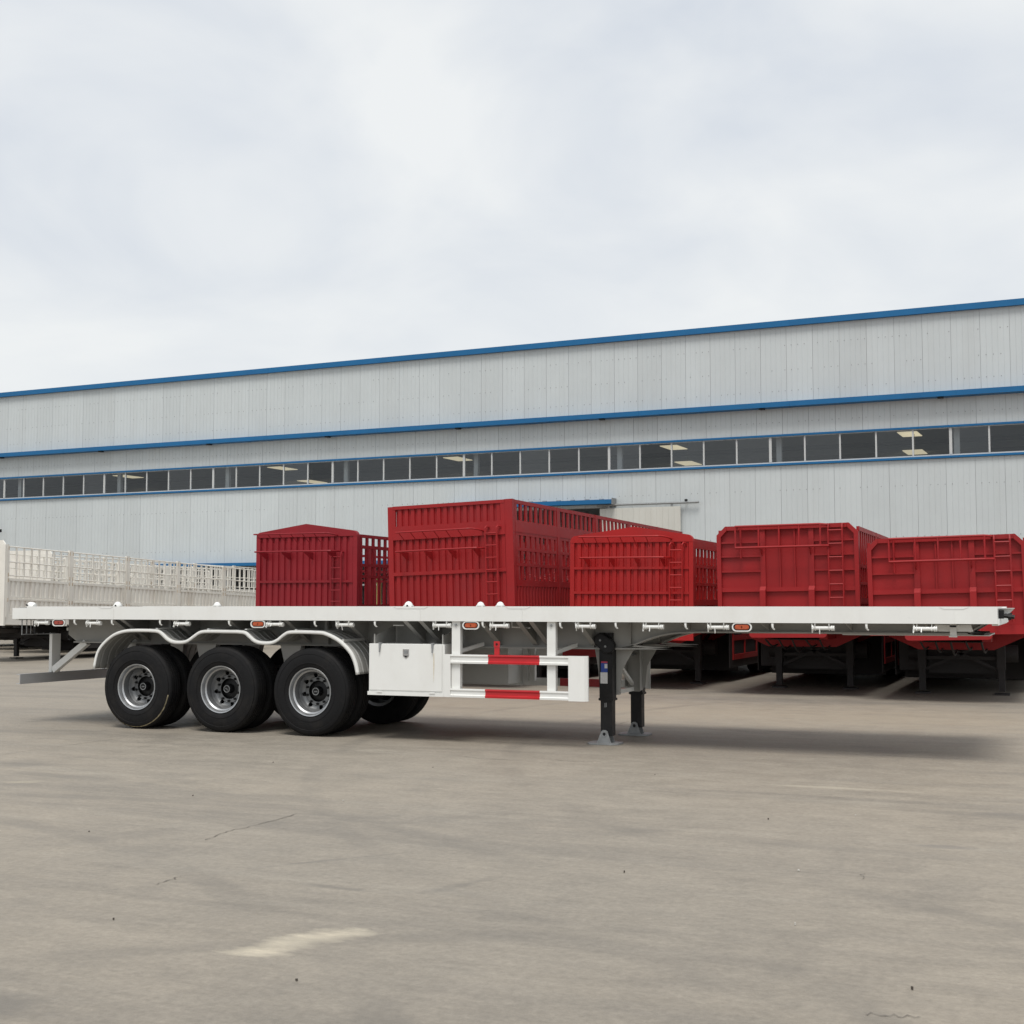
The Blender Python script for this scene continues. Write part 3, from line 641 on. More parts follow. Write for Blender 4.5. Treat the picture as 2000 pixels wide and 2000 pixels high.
# ------------------------------------------------------------------ red stake trailers, fronts towards the camera
def roller(W_, roll):
    c, s = math.cos(roll), math.sin(roll)
    def f(v):
        u = v[0] - W_ / 2; return (W_ / 2 + u * c - v[2] * s, v[1], u * s + v[2] * c)
    return f
def corr(tf, u0, u1, z0, z1, y, pitch=.152, duty=.62, depth=.032):
    """corrugated sheet: recessed at y+depth, raised strips at y (front faces -y)"""
    n = max(1, round((u1 - u0) / pitch)); p = (u1 - u0) / n; V = []; F = []
    xs = []
    for k in range(n):
        a = u0 + k * p; xs += [(a, y + depth), (a + p * (1 - duty) - .012, y + depth), (a + p * (1 - duty) + .004, y), (a + p - .012, y)]
    xs.append((u1, y + depth))
    for x, yy in xs: V += [(x, yy, z0), (x, yy, z1)]
    F = [(2 * i, 2 * i + 2, 2 * i + 3, 2 * i + 1) for i in range(len(xs) - 1)]
    m = MB(tf); m.add(V, F); return m
def corr_side(tf, x, v0, v1, z0, z1, out, pitch=.16, depth=.025):
    n = max(1, round((v1 - v0) / pitch)); p = (v1 - v0) / n; V = []
    xs = []
    for k in range(n):
        a = v0 + k * p; xs += [(a, x - out * depth), (a + p * .4, x - out * depth), (a + p * .46, x), (a + p * .94, x)]
    xs.append((v1, x - out * depth))
    for v, xx in xs: V += [(xx, v, z0), (xx, v, z1)]
    m = MB(tf); m.add(V, [(2 * i, 2 * i + 2, 2 * i + 3, 2 * i + 1) for i in range(len(xs) - 1)]); return m
def undercarriage(Tr, W_, mt, tf, ln=12.4, zb=1.10, full=True):
    for u in (W_ / 2 - .55, W_ / 2 + .55):
        mb = MB(); mb.prism([(.25, zb), (.25, zb - .12), (2.6, zb - .12), (3.3, zb - .42), (ln - .3, zb - .42), (ln - .1, zb - .2), (ln - .1, zb)], u - .07, u + .07, 'x'); mb.build('main_beam', mt, Tr)
    for i in range(3):
        v = ln - 4.6 + i * 1.31
        MB().tube([(.35, v, TR), (W_ - .35, v, TR)], .08, 10).build('axle', 'chassis_dark', Tr)
        for u, fl_ in ((.06, False), (.39, False), (W_ - .06, True), (W_ - .39, True)):
            wh = share(RIM, 'wheel', Tr, (u, v, TR), rot=(0, 0, -math.pi / 2 if not fl_ else math.pi / 2)); share(TYRE, 'tyre', wh)
            if u in (.06, W_ - .06): share(DISC, 'disc', wh); share(HUB, 'hub', wh)
    for u in (.5, W_ - .64):
        l_ = MB(); l_.box(u, u + .14, 2.45, 2.6, .45, zb - .12); l_.box(u + .015, u + .125, 2.465, 2.585, .06, .45); l_.box(u - .06, u + .2, 2.38, 2.68, .0, .03); l_.build('landing_leg', 'chassis_dark', Tr)
    MB().box(.64, W_ - .64, 2.5, 2.56, .62, .68).build('cross_tube', 'chassis_dark', Tr)
    for u in (.02, W_ - .06):
        gd = MB(); gd.box(u - .01, u + .05, 3.3, 6.9, .86, .97); gd.box(u - .01, u + .05, 3.3, 6.9, .46, .57)
        for v in (3.3, 4.4, 5.6, 6.8): gd.box(u - .005, u + .045, v, v + .09, .571, .859); gd.box(u - .005, u + .045, v, v + .09, .971, zb)
        gd = gd.build('side_guard', mt, Tr)
        MB().box(u + .012, u + .028, 3.05, 7.0, .30, zb - .002).build('skirt_light_blocker', 'chassis_dark', gd)  # added board, keeps side light off the ground between trailers
    if full:
        MB().box(.05, .80, 7.05, 7.75, .38, zb - .05).build('tool_box', mt, Tr); MB().box(W_ - .80, W_ - .05, 7.1, 7.75, .38, zb - .05).build('tool_box', mt, Tr)
    for v in (1.2, 3.9, 5.3, 7.9, 9.2, 11.6):
        MB().prism([(.02, zb), (W_ - .02, zb), (W_ / 2 + .62, zb - .28), (W_ / 2 - .62, zb - .28)], v, v + .012, 'y').build('outrigger', mt, Tr)
    MB().box(.0, W_, ln - .05, ln, .5, .62).build('rear_bumper', mt, Tr)
    for u in (.06, W_ - .70):
        MB().box(u, u + .64, ln - 5.35, ln - 5.34, .22, zb - .02).build('mud_flap', 'chassis_dark', Tr); MB().box(u, u + .64, ln - 1.2, ln - 1.19, .22, zb - .02).build('mud_flap', 'chassis_dark', Tr)
    MB().box(W_ - .75, W_ - .12, 7.0, 7.05, .5, zb - .12).build('battery_box', 'chassis_dark', Tr)
    MB().tube([(.3, 3.0, .72), (W_ - .3, 3.0, .72)], .16, 14).build('air_tank', 'chassis_dark', Tr, True)
    for v in (4.6, 6.0):
        sp_ = share(RIM, 'spare_wheel', Tr, (W_ / 2, v, .48), rot=(math.pi / 2, 0, 0)); share(TYRE, 'tyre', sp_)
    MB().box(.66, W_ - .66, 2.75, 2.83, .36, zb - .13).build('leg_light_blocker', 'chassis_dark', Tr)  # added panel closing the gap between the legs to darken the ground
    MB().box(.12, .62, 2.95, 3.45, .40, .95).build('battery_box', 'chassis_dark', Tr)
    for a_, b_ in (((.64, 2.53, 1.0), (W_ - .64, 2.53, .45)), ((W_ - .64, 2.53, 1.0), (.64, 2.53, .45)), ((.57, 2.6, .62), (.57, 3.6, 1.05)), ((W_ - .57, 2.6, .62), (W_ - .57, 3.6, 1.05))): MB().bar(a_, b_, .05, .05).build('leg_brace', 'chassis_dark', Tr)
    for k in range(5):
        u = W_ / 2 - .5 + k * .24; MB().tube(smooth_path([(u, .35, zb - .12), (u + .03, .8, zb - .26 - .05 * (k % 3)), (u + .05, 1.5, zb - .22), (u + .02, 2.4, zb - .14)], 4), .018, 6).build('air_hose', 'chassis_dark', Tr)
    MB().box(W_ / 2 - .48, W_ / 2 + .48, .5, 1.7, zb - .14, zb - .125).build('coupling_plate', 'chassis_dark', Tr)
    for v in (4.1, 6.95, 8.05): MB().box(.10, W_ - .10, v, v + .02, .20, zb - .02).build('light_blocker', 'chassis_dark', Tr)  # added full-width panels that stop light reaching the ground underneath
    MB().box(.66, W_ - .66, 3.5, 3.56, zb - .62, zb - .02).build('cross_light_blocker', 'chassis_dark', Tr)  # added cross board, blocks light coming from behind
    MB().box(.3, W_ - .3, ln - 5.9, ln - 5.85, .45, zb - .02).build('rear_light_blocker', 'chassis_dark', Tr)  # another added board, shuts out light ahead of the axles
def ladder(Tr, tf, u0, u1, z0, z1, y, mt, n=5, hook=True):
    l_ = MB(tf); h = []
    for u in (u0, u1):
        pth = [(u, y, z0), (u, y, z1 - .05)] + ([(u, y + .0, z1), (u + .02, y + .03, z1 + .04), (u + .05, y + .07, z1 + .03), (u + .06, y + .10, z1 - .02)] if hook else [(u, y + .02, z1), (u, y + .10, z1 + .01)])
        l_.tube(pth, .018, 6)
    lo = l_.build('ladder', mt, Tr)
    for k in range(n):
        z = z1 - .10 - k * .235
        MB(tf).tube([(u0, y - .004, z), (u1, y - .004, z)], .014, 6).build('rung', mt, lo)
def shelf(Tr, tf, u0, u1, z, mt, proj=.34, nb=4):
    s_ = MB(tf); s_.tube(smooth_path([(u0, -.02, z), (u0 + .01, -proj * .8, z), (u0 + .12, -proj, z), (u1 - .25, -proj, z), (u1 - .04, -proj * .7, z), (u1, -.02, z)], 4), .019, 6)
    so = s_.build('rack_shelf', mt, Tr)
    for k in range(nb):
        u = u0 + .08 + (u1 - u0 - .2) * k / (nb - 1)
        MB(tf).prism([(-.001, z - .015), (-proj + .02, z - .015), (-proj + .05, z - .05), (-.06, z - .16), (-.001, z - .17)], u - .006, u + .006, 'x').build('bracket', mt, so)
    MB(tf).box(u0 + .05, u1 - .06, -proj + .03, -.03, z - .012, z - .006).build('rack_mesh', mt, so) if False else None
def top_rail(Tr, tf, u0, u1, z, mt, zl, proj=.30):
    s_ = MB(tf); s_.tube(smooth_path([(u0, -proj, z), (u1 - .35, -proj, z), (u1 - .1, -proj * .8, z), (u1 + .02, -.10, z - .03), (u1 + .03, .0, z - .05)], 4), .017, 6)
    for k in range(6):
        u = u0 + .06 + (u1 - u0 - .45) * k / 5; s_.tube([(u, -proj, z), (u, -.02, zl)], .008, 5)
    s_.build('rack_rail', mt, Tr)
def stake_sides(Tr, tf, W_, mt, ln, z_top, levels, z_solid, z_base, sides=(0, 1), bay=2.45, pitch=.30, sw_=.10):
    """levels: list of (z0,z1) open slatted rows above the solid sheet"""
    nb = int(ln // bay); bay = ln / nb
    for sd in sides:
        x0 = 0 if sd == 0 else W_ - .05; out = -1 if sd == 0 else 1
        for k in range(nb + 1):
            v = min(k * bay, ln - .12) if k else .13
            if k: MB(tf).box(x0 - .004 if sd == 0 else x0, x0 + .05 if sd == 0 else x0 + .054, v - .06, v + .06, z_base, z_top).build('post', mt, Tr)
        MB(tf).box(x0 + .002, x0 + .048, .12, ln, levels[-1][1], z_top - .001).build('top_rail', mt, Tr)
        for k in range(nb):
            v0, v1 = k * bay + (.065 if k else .14), (k + 1) * bay - .065
            gt = MB(tf); zs = sorted({z for l_ in levels for z in l_} | {z_solid})
            gt.box(x0 + .004, x0 + .044, v0, v1, z_base, z_base + .06); gt.box(x0 + .004, x0 + .044, v0, v1, z_solid - .05, levels[0][0])
            for q, (a, b) in enumerate(levels[:-1]): gt.box(x0 + .004, x0 + .044, v0, v1, b, levels[q + 1][0])
            go = gt.build('side_gate', mt, Tr)
            corr_side(tf, x0 + (.008 if sd == 0 else .042), v0 + .01, v1 - .01, z_base + .06, z_solid - .05, out).build('sheet', mt, go)
            n = max(2, round((v1 - v0) / pitch))
            for a, b in levels:
                for j in range(n + 1):
                    v = v0 + (v1 - v0 - sw_) * j / n
                    MB(tf).box(x0 + .006, x0 + .042, v, v + sw_, a, b).build('slat', mt, go)
def livestock(name, X0, Y0, W_, roll, mt, dims, label, ln=12.4):
    Tr = empty(name, (X0, Y0, 0)); tag(Tr, label, 'trailer', 'red trailers parked side by side'); tf = roller(W_, roll)
    zb = 1.12
    MB(tf).box(.004, W_ - .004, .02, ln, zb, 1.34).build('deck_frame', mt, Tr)
    MB(tf).box(0, W_, -.03, .019, dims or .95, 1.26).build('front_beam', mt, Tr)
    undercarriage(Tr, W_, mt, tf, ln, zb)
    return Tr, tf

# R1
Tr, tf = livestock('red_stake_trailer', -2.934, 10.3, 2.5, 0., 'crimson_paint', None, 'crimson stake trailer with peaked front, leftmost of the red trailers')
M_ = 'crimson_paint'; W_ = 2.5
def posts(tf, Tr, W_, mt, z0, z1, wd=.10):
    for u in (0, W_ - wd): MB(tf).box(u, u + wd, -.012, .11, z0, z1).build('corner_post', mt, Tr)
def gable(tf, Tr, W_, mt, z0, zc, zp, r=.12, up=.5):
    P = [(0, z0), (W_, z0), (W_, zc - r)]
    for k in range(1, 6): a = R(k * 15); P.append((W_ - r + r * math.cos(a), zc - r + r * math.sin(a)))
    P += [(W_ * up, zp)]
    for k in range(1, 6): a = R(90 + k * 15); P.append((r + r * math.cos(a), zc - r + r * math.sin(a)))
    P += [(0, zc - r)]
    MB(tf).prism(P, -.016, .10, 'y').build('gable', mt, Tr)
posts(tf, Tr, W_, M_, 1.26, 3.06); gable(tf, Tr, W_, M_, 3.0605, 3.18, 3.34)
corr(tf, .1005, W_ - .1005, 1.262, 2.08, .0).build('front_sheet', M_, Tr); corr(tf, .1005, W_ - .1005, 2.13, 3.06, .0).build('front_sheet', M_, Tr)
MB(tf).box(.1005, W_ - .1005, -.02, .03, 2.081, 2.129).build('cross_rail', M_, Tr)
shelf(Tr, tf, .22, 2.10, 2.74, M_, .38); top_rail(Tr, tf, .12, 2.0, 3.12, M_, 2.95)
ladder(Tr, tf, 1.92, 2.16, 1.3, 2.72, -.10, M_, 5, False)
stake_sides(Tr, tf, W_, M_, 12.4, 3.10, [(1.62, 2.18), (2.24, 2.42), (2.48, 2.80), (2.86, 3.03)], 1.56, 1.345, pitch=.27, sw_=.085)

# R2 tall
Tr, tf = livestock('red_stake_trailer', .918, 9.31, 2.7, .031, 'red_paint', None, 'tallest red stake trailer, with an extra slatted tier on top')
W_ = 2.7; M_ = 'red_paint'
MB(tf).box(0, .11, -.012, .11, 1.26, 3.60).build('corner_post', M_, Tr)
MB(tf).box(W_ - .16, W_, -.012, .11, 1.26, 3.61).build('corner_post', M_, Tr)
MB(tf).box(.1105, W_ - .1605, -.02, .03, 3.54, 3.605).build('cross_rail', M_, Tr)
MB(tf).box(.1105, W_ - .1605, -.018, .03, 3.12, 3.20).build('cross_rail', M_, Tr)
MB(tf).box(.1105, W_ - .1605, -.024, .03, 2.93, 3.119).build('cross_rail', M_, Tr)
MB(tf).box(.1105, .17, -.014, .03, 3.2005, 3.5395).build('frame_post', M_, Tr); MB(tf).box(W_ - .25, W_ - .161, -.014, .03, 3.2005, 3.5395).build('frame_post', M_, Tr)
corr(tf, .171, W_ - .251, 3.20, 3.54, .002, .145).build('front_sheet', M_, Tr)
corr(tf, .1105, W_ - .1605, 2.285, 2.93, .002, .145).build('front_sheet', M_, Tr); corr(tf, .1105, W_ - .1605, 1.262, 2.215, .002, .145).build('front_sheet', M_, Tr)
MB(tf).box(.1105, W_ - .1605, -.02, .03, 2.2155, 2.2845).build('cross_rail', M_, Tr)
shelf(Tr, tf, .36, 2.12, 2.68, M_, .36); top_rail(Tr, tf, .32, 2.05, 3.06, M_, 2.9)
ladder(Tr, tf, 2.16, 2.40, 1.35, 3.06, -.11, M_, 7)
stake_sides(Tr, tf, W_, M_, 12.4, 3.605, [(2.05, 2.32), (2.38, 2.62), (2.68, 2.92), (3.21, 3.53)], 1.98, 1.345, pitch=.29, sw_=.10)
for sd in (0, W_ - .05): MB(tf).box(sd - .003, sd + .053, .125, 12.4, 2.98, 3.195).build('tier_beam', M_, Tr)
for k in range(9): # braces and poles stowed between the sides
    MB(tf).tube([(.10, .5 + k * 1.35, 1.5 + (k % 2) * .9), (W_ - .1, 1.3 + k * 1.35, 2.5 - (k % 2) * .9)], .014, 6).build('tarp_pole', 'red_paint', Tr)

# R3
Tr, tf = livestock('red_stake_trailer', 4.407, 10.05, 2.45, -.006, 'scarlet_paint', None, 'red stake trailer with peaked front board and ladder, right of the tallest one')
W_ = 2.45; M_ = 'scarlet_paint'
posts(tf, Tr, W_, M_, 1.26, 2.80, .085); gable(tf, Tr, W_, M_, 2.8005, 2.94, 3.10, .13, .53)
corr(tf, .0855, W_ - .0855, 2.335, 2.80, .002, .145).build('front_sheet', M_, Tr); corr(tf, .0855, W_ - .0855, 1.865, 2.285, .002, .145).build('front_sheet', M_, Tr); corr(tf, .0855, W_ - .0855, 1.262, 1.815, .002, .145).build('front_sheet', M_, Tr)
for z in (2.2855, 1.8155): MB(tf).box(.0855, W_ - .0855, -.02, .03, z, z + .049).build('cross_rail', M_, Tr)
shelf(Tr, tf, .32, 2.02, 2.50, M_, .34); top_rail(Tr, tf, .28, 2.0, 2.90, M_, 2.72)
ladder(Tr, tf, 2.02, 2.26, 1.35, 2.74, -.10, M_, 6)
stake_sides(Tr, tf, W_, M_, 12.4, 2.86, [(1.72, 1.98), (2.04, 2.32), (2.38, 2.68)], 1.66, 1.345, pitch=.27, sw_=.10)
MB(tf).box(W_ * .5 - .06, W_ * .5 + .06, .1, 12.3, 3.02, 3.08).build('ridge_beam', M_, Tr)

# R4, R5: solid bulkheads
def bulkhead_trailer(X0, Y0, W_, roll, zt, label, sh, mt_='red_paint'):
    Tr, tf = livestock('red_stake_trailer', X0, Y0, W_, roll, mt_, 1.12, label); M_ = mt_
    ch = .16; z0 = 1.262
    MB(tf).prism([(.012, z0), (W_ - .012, z0), (W_ - .012, zt - ch - .004), (W_ - ch - .004, zt - .012), (ch + .004, zt - .012), (.012, zt - ch - .004)], .045, .055, 'y').build('front_sheet', M_, Tr)
    fr = .075
    for u, s_ in ((0, 1), (W_, -1)):
        P = [(u, z0), (u + s_ * fr, z0), (u + s_ * fr, zt - ch - .03), (u + s_ * (ch + .025), zt - fr), (u + s_ * (ch + .03), zt), (u + s_ * ch, zt), (u, zt - ch)]
        MB(tf).prism(P, -.03, .07, 'y').build('corner_post', M_, Tr)
    MB(tf).box(ch + .0305, W_ - ch - .0305, -.028, .07, zt - fr, zt - .001).build('top_rail', M_, Tr)
    zb_ = sh['band']
    MB(tf).box(fr + .001, W_ - fr - .001, -.006, .0445, zb_, zb_ + .075).build('cross_rail', M_, Tr)
    for u in (sh['p1'], sh['p2']):
        MB(tf).box(u, u + .09, -.001, .0445, zb_ + .0755, zt - fr - .001).build('stud', M_, Tr)
        pr = MB(tf); pr.prism([(-.03, z0), (-.10, z0), (-.10, zb_ + .02), (-.03, zb_ + .09)], u - .006, u + .096, 'x'); pr.build('stud_foot', M_, Tr)
        MB(tf).prism([(-.002, zt - .42), (-.16, zt - .42), (-.12, zt - .49), (-.002, zt - .54)], u + .03, u + .042, 'x').build('bracket', M_, Tr)
    for z in sh['h']:
        MB(tf).box(fr + .001, sh['p1'] - .002, .001, .0445, z, z + .030).build('rib', M_, Tr)
        MB(tf).box(sh['p2'] + .092, W_ - fr - .001, .001, .0445, z, z + .030).build('rib', M_, Tr)
    for u in (sh['p1'] + .34, sh['p1'] + .60): MB(tf).box(u, u + .022, .003, .0445, zb_ + .0755, zt - fr - .001).build('rib', M_, Tr)
    # fold-down rack frame on the front
    rk = MB(tf); ua, ub = .38, 1.98; pj = -.20
    rk.tube([(ua, pj, zt - .02), (ub - .12, pj, zt - .02), (ub, pj + .04, zt - .03), (ub + .01, -.03, zt - .05)], .020, 8)
    rk.tube([(ua, pj - .02, zt - .40), (ub - .1, pj - .02, zt - .40), (ub + .02, pj + .05, zt - .40), (ub + .03, -.03, zt - .42)], .021, 8)
    rk.tube([(ua, pj, zt - .02), (ua, -.03, zt - .02)], .015, 6); rk.tube([(ua, pj - .02, zt - .40), (ua, -.0, zt - .40)], .015, 6)
    ro = rk.build('rack_frame', M_, Tr)
    for k, u in enumerate((ua + .004, ua + .42, ua + .78, ua + 1.13, ub - .10)): MB(tf).tube([(u, pj, zt - .02), (u, pj - .02, zt - .40)], .016, 6).build('rack_bar', M_, ro)
    MB(tf).tube([(ua + .06, -.04, zt - .03), (ua + .06, -.04, zt - .58)], .016, 6).build('rack_bar', M_, ro)
    ladder(Tr, tf, sh['l'], sh['l'] + .24, 1.32, zt - .03, -.12, M_, 6, False)
    # rounded front bumper board below
    MB(tf).prism(pill(W_ / 2, 1.10, .68, .065), -.10, -.031, 'y').build('bumper_board', M_, Tr)
    stake_sides(Tr, tf, W_, M_, 12.4, zt - .06, [(1.72, 1.95), (2.0, 2.25)] + ([(2.31, zt - .14)]), 1.66, 1.345, pitch=.29, sw_=.10)
    return Tr
bulkhead_trailer(7.517, 9.39, 2.5, .011, 3.03, 'red trailer with flat chamfered bulkhead, ladder and rack, second from the right', dict(band=1.85, p1=.78, p2=1.64, h=(2.20, 2.47, 2.72), l=2.0))
bulkhead_trailer(10.261, 8.73, 2.5, .02, 2.735, 'red trailer with flat chamfered bulkhead at the right edge of the picture', dict(band=1.80, p1=.75, p2=1.62, h=(2.13, 2.41), l=2.02))

# ------------------------------------------------------------------ white caged trailers at the left
def cage_trailer(X1, Y0, label, pitch_deg=-1.75, ln=13.0, W_=2.5, z_top=3.28, bulk=False):
    """X1: x of the right-hand side; z falls away from the camera by pitch"""
    Tr = empty('white_stake_trailer', (X1 - W_, Y0, 0)); tag(Tr, label, 'trailer', 'white stake trailers at the left'); k_ = math.tan(R(pitch_deg))
    tf = lambda v: (v[0], v[1], v[2] + v[1] * k_)
    M_ = 'white_dusty'
    MB(tf).box(.01, W_ - .01, .02, ln, 1.06, 1.26).build('deck_frame', M_, Tr)
    MB(tf).box(0, W_, -.06, .0, 1.03, 3.30).build('bulkhead', M_, Tr)
    MB(tf).prism([(.02, 3.3005), (W_ - .02, 3.3005), (W_ - .12, 3.42), (.12, 3.42)], -.055, -.005, 'y').build('bulkhead_cap', M_, Tr)
    for u in (.25, .8, 1.35, 1.9): MB(tf).box(u, u + .35, -.075, -.061, 1.3, 3.1).build('panel', M_, Tr)
    bay = ln / 5
    for sd in (0, 1):
        x0 = 0 if sd == 0 else W_ - .05; out = -1 if sd == 0 else 1
        for k in range(6):
            v = k * bay; po = MB(tf).box(x0 - .01, x0 + .06, max(v - .08, .002), min(v + .08, ln), 1.261, z_top + .02).build('post', M_, Tr)
            if sd: 
                for z in (1.75, 2.30, 2.46, z_top - .08):
                    for dv in (-.07, .055):
                        if 0 < v + dv < ln: MB(tf).box(x0 + .0605, x0 + .075, v + dv, v + dv + .02, z - .05, z + .05).build('hinge', 'rusty_white', po)
        for k in range(5):
            v0, v1 = k * bay + .10, (k + 1) * bay - .10
            gt = MB(tf)
            for a, b in ((1.27, 1.33), (1.75, 1.80), (1.82, 1.86), (2.29, 2.36)): gt.box(x0, x0 + .045, v0, v1, a, b)
            for v in (v0, v1 - .05): gt.box(x0, x0 + .044, v, v + .05, 1.27, 2.3595)
            go = gt.build('side_gate', M_, Tr)
            corr_side(tf, x0 + (.012 if sd == 0 else .034), v0 + .05, v1 - .05, 1.33, 1.75, out, .19, .03).build('sheet', M_, go)
            corr_side(tf, x0 + (.012 if sd == 0 else .034), v0 + .05, v1 - .05, 1.86, 2.29, out, .19, .03).build('sheet', M_, go)
            cg = MB(tf)
            for z in (2.44, 2.82, z_top - .03): cg.tube([(x0 + .025, v0, z), (x0 + .025, v1, z)], .021, 6)
            for v in (v0, v1): cg.tube([(x0 + .025, v, 2.40), (x0 + .025, v, z_top - .03)], .016, 6)
            co = cg.build('cage', M_, Tr)
            for j in range(1, 8):
                v = v0 + (v1 - v0) * j / 8; MB(tf).box(x0 + .010, x0 + .040, v - .024, v + .024, 2.44, z_top - .03).build('slat', M_, co)
    undercarriage(Tr, W_, 'chassis_dark', tf, ln, .92)
    return Tr
cage_trailer(-14.0, 14.55, 'dusty white stake trailer with caged sides, nearest one behind the flatbed at left')
cage_trailer(-17.6, 20.4, 'white stake trailer seen through the cage of the nearest white one', -.6)
cage_trailer(-20.9, 22.2, 'white stake trailer behind the second white one', -.3)
cage_trailer(-24.3, 23.0, 'farthest white stake trailer by the factory wall at left', -.2)

# ------------------------------------------------------------------ factory building
BX = empty('factory_building', (0, 36, 0), -0.0446); tag(BX, 'long pale corrugated-metal factory hall with blue trim and a strip of windows', 'building')
T0, T1, DEP = -74.0, 24.0, 28.0
def panel_mesh(h, wd=.990, mt='cladding'):
    V = []; F = []; xs = [(0, .0)]
    n = 5; s = wd / n
    for k in range(1, n): xs += [(k * s - .010, 0), (k * s - .003, .007), (k * s + .003, .007), (k * s + .010, 0)]
    xs.append((wd, 0))
    m_ = len(xs)
    for x, y in xs: V += [(x, y, 0), (x, y, h)]
    F = [(2 * i, 2 * i + 2, 2 * i + 3, 2 * i + 1) for i in range(m_ - 1)]
    b0 = len(V); V += [(0, .03, 0), (0, .03, h), (wd, .03, 0), (wd, .03, h)]
    F += [(b0, 0, 1, b0 + 1), (2 * m_ - 2, b0 + 2, b0 + 3, 2 * m_ - 1), (b0 + 1, b0 + 3, b0 + 2, b0)]
    return MB().add(V, F).mesh('wall_panel', mt)
OPEN = [(-10.3, -3.6, 5.5), (-26.2, -12.6, 3.36)]   # door openings: t0,t1,top
PM = {}
def panels(core, z0, z1, off, y=0.):
    t = -48 + off
    while t < T1 - .5:
        a = z0
        for o0, o1, ot in OPEN:
            if z0 < ot < z1 and t + .9 > o0 and t + .1 < o1: a = ot + .02
        h = round(z1 - a, 3)
        if h not in PM: PM[h] = panel_mesh(h)
        share(PM[h], 'wall_panel', core, (t + .005 + random.uniform(-.001, .001), y + random.uniform(0, .003), a)); t += 1.0
def core_wall(nm, z0, z1):
    m = MB(); segs = [(T0, T1)]
    if z0 == 0:
        m.box(T0, OPEN[1][0], .031, .12, 0, z1); m.box(OPEN[1][1], OPEN[0][0], .031, .12, 0, z1); m.box(OPEN[0][1], T1, .031, .12, 0, z1)
        m.box(OPEN[1][0], OPEN[1][1], .031, .12, OPEN[1][2], z1); m.box(OPEN[0][0], OPEN[0][1], .031, .12, OPEN[0][2], z1)
    else: m.box(T0, T1, .031, .12, z0, z1)
    return m.build(nm, 'cladding_core', BX)
lw = core_wall('lower_wall', 0, 6.90); mw = core_wall('middle_wall', 8.085, 9.10); uw = core_wall('upper_wall', 9.1005, 12.30)
panels(lw, .02, 6.885, .54); panels(mw, 8.09, 9.095, .62); panels(uw, 9.25, 12.23, .81)
for wl_, zs in ((uw, (9.75, 10.55, 11.5)), (lw, (2.6, 4.1, 5.95)), (mw, (8.55,))):
    m = MB()
    for z in zs:
        t = -44.0
        while t < 18:
            if random.random() < .6 and not any(a - .1 < t < b + .1 and z < c + .1 for a, b, c in OPEN): m.box(t - .013, t + .013, -.006, .0025, z - .013, z + .013)
            t += .25
    m.build('screw_row', 'screw', wl_)['kind'] = 'stuff'
def trim(nm, z0, z1, y0, y1, seg=6.0):
    t = T0; first = None
    while t < T1 - .01:
        t2 = min(t + seg, T1)
        B(nm, (t + .002, t2 - .002, y0, y1, z0, z1), 'blue_trim', BX); t = t2
trim('roof_fascia', 12.215, 12.44, -.16, -.004); trim('gutter', 9.085, 9.275, -.46, -.004); trim('window_head', 8.005, 8.08, -.07, .06); trim('window_sill', 6.895, 6.975, -.09, .06)
t = -42.9
while t < 22:
    B('gutter_outlet', (t, t + .2, -.38, -.18, 9.03, 9.083), 'black_metal', BX); t += 6.53
# windows
ws = B('window_strip', (T0, T1, .0, .06, 6.9755, 7.03), 'window_frame', BX)
B('head_frame', (T0, T1, .0, .06, 7.975, 8.0045), 'window_frame', ws)
pm = MB().add([(0, .03, 7.031), (1.255, .03, 7.031), (1.255, .03, 7.974), (0, .03, 7.974)], [(0, 1, 2, 3)]).mesh('pane', 'window_glass'); mm = MB().box(-.03, .03, -.004, .06, 7.031, 7.974).mesh('mullion', 'window_frame'); mm2 = MB().box(-.05, .05, -.008, .06, 7.031, 7.974).mesh('mullion', 'window_frame')
k = 1; t = -36.32 - 1.3155 * 28
while t < T1 - 1.4:
    share(mm2 if k % 5 == 4 else mm, 'mullion', ws, (t, 0, 0)); share(pm, 'pane', ws, (t + .03, 0, 0)); t += 1.3155; k += 1
# shell and roof with translucent skylight sheets
B('end_wall', (T0, T0 + .12, .125, DEP, 0, 12.3), 'cladding', BX); B('end_wall', (T1 - .12, T1, .125, DEP, 0, 12.3), 'cladding', BX); B('rear_wall', (T0 + .121, T1 - .121, DEP - .12, DEP, 0, 12.3), 'interior', BX)
B('roof', (T0, T1, -.003, DEP, 12.305, 12.40), 'interior', BX)
t = -29.31 - 6.53 * 2
while t < T1 - 1:
    c_ = MB(); c_.box(t - .1, t + .1, .55, .57, 0, 12.2); c_.box(t - .1, t + .1, .68, .70, 0, 12.2); c_.box(t - .01, t + .01, .571, .679, 0, 12.2); c_.build('column', 'column_grey', BX); t += 6.53
B('crane_beam', (T0 + .2, T1 - .2, 12.0, 12.3, 8.0, 8.55), 'interior_dark', BX)
B('truss_beam', (T0 + .2, T1 - .2, 18.0, 18.3, 9.6, 9.8), 'interior_dark', BX)
# panel lamps inside
for lx, lz in ((-37.85, 9.15), (-26.9, 9.15), (-24.93, 8.33), (-15.95, 9.16), (-4.25, 9.16), (-3.53, 8.36), (6.74, 9.2), (6.95, 8.38)):
    lm = B('hall_lamp', (lx - .42, lx + .42, 10.0, 11.7, lz - .012, lz + .02), 'lamp_glow', BX)
    MB().tube([(lx, 10.8, lz + .02), (lx, 10.8, 12.25)], .01, 5).build('lamp_rod', 'interior_dark', lm)
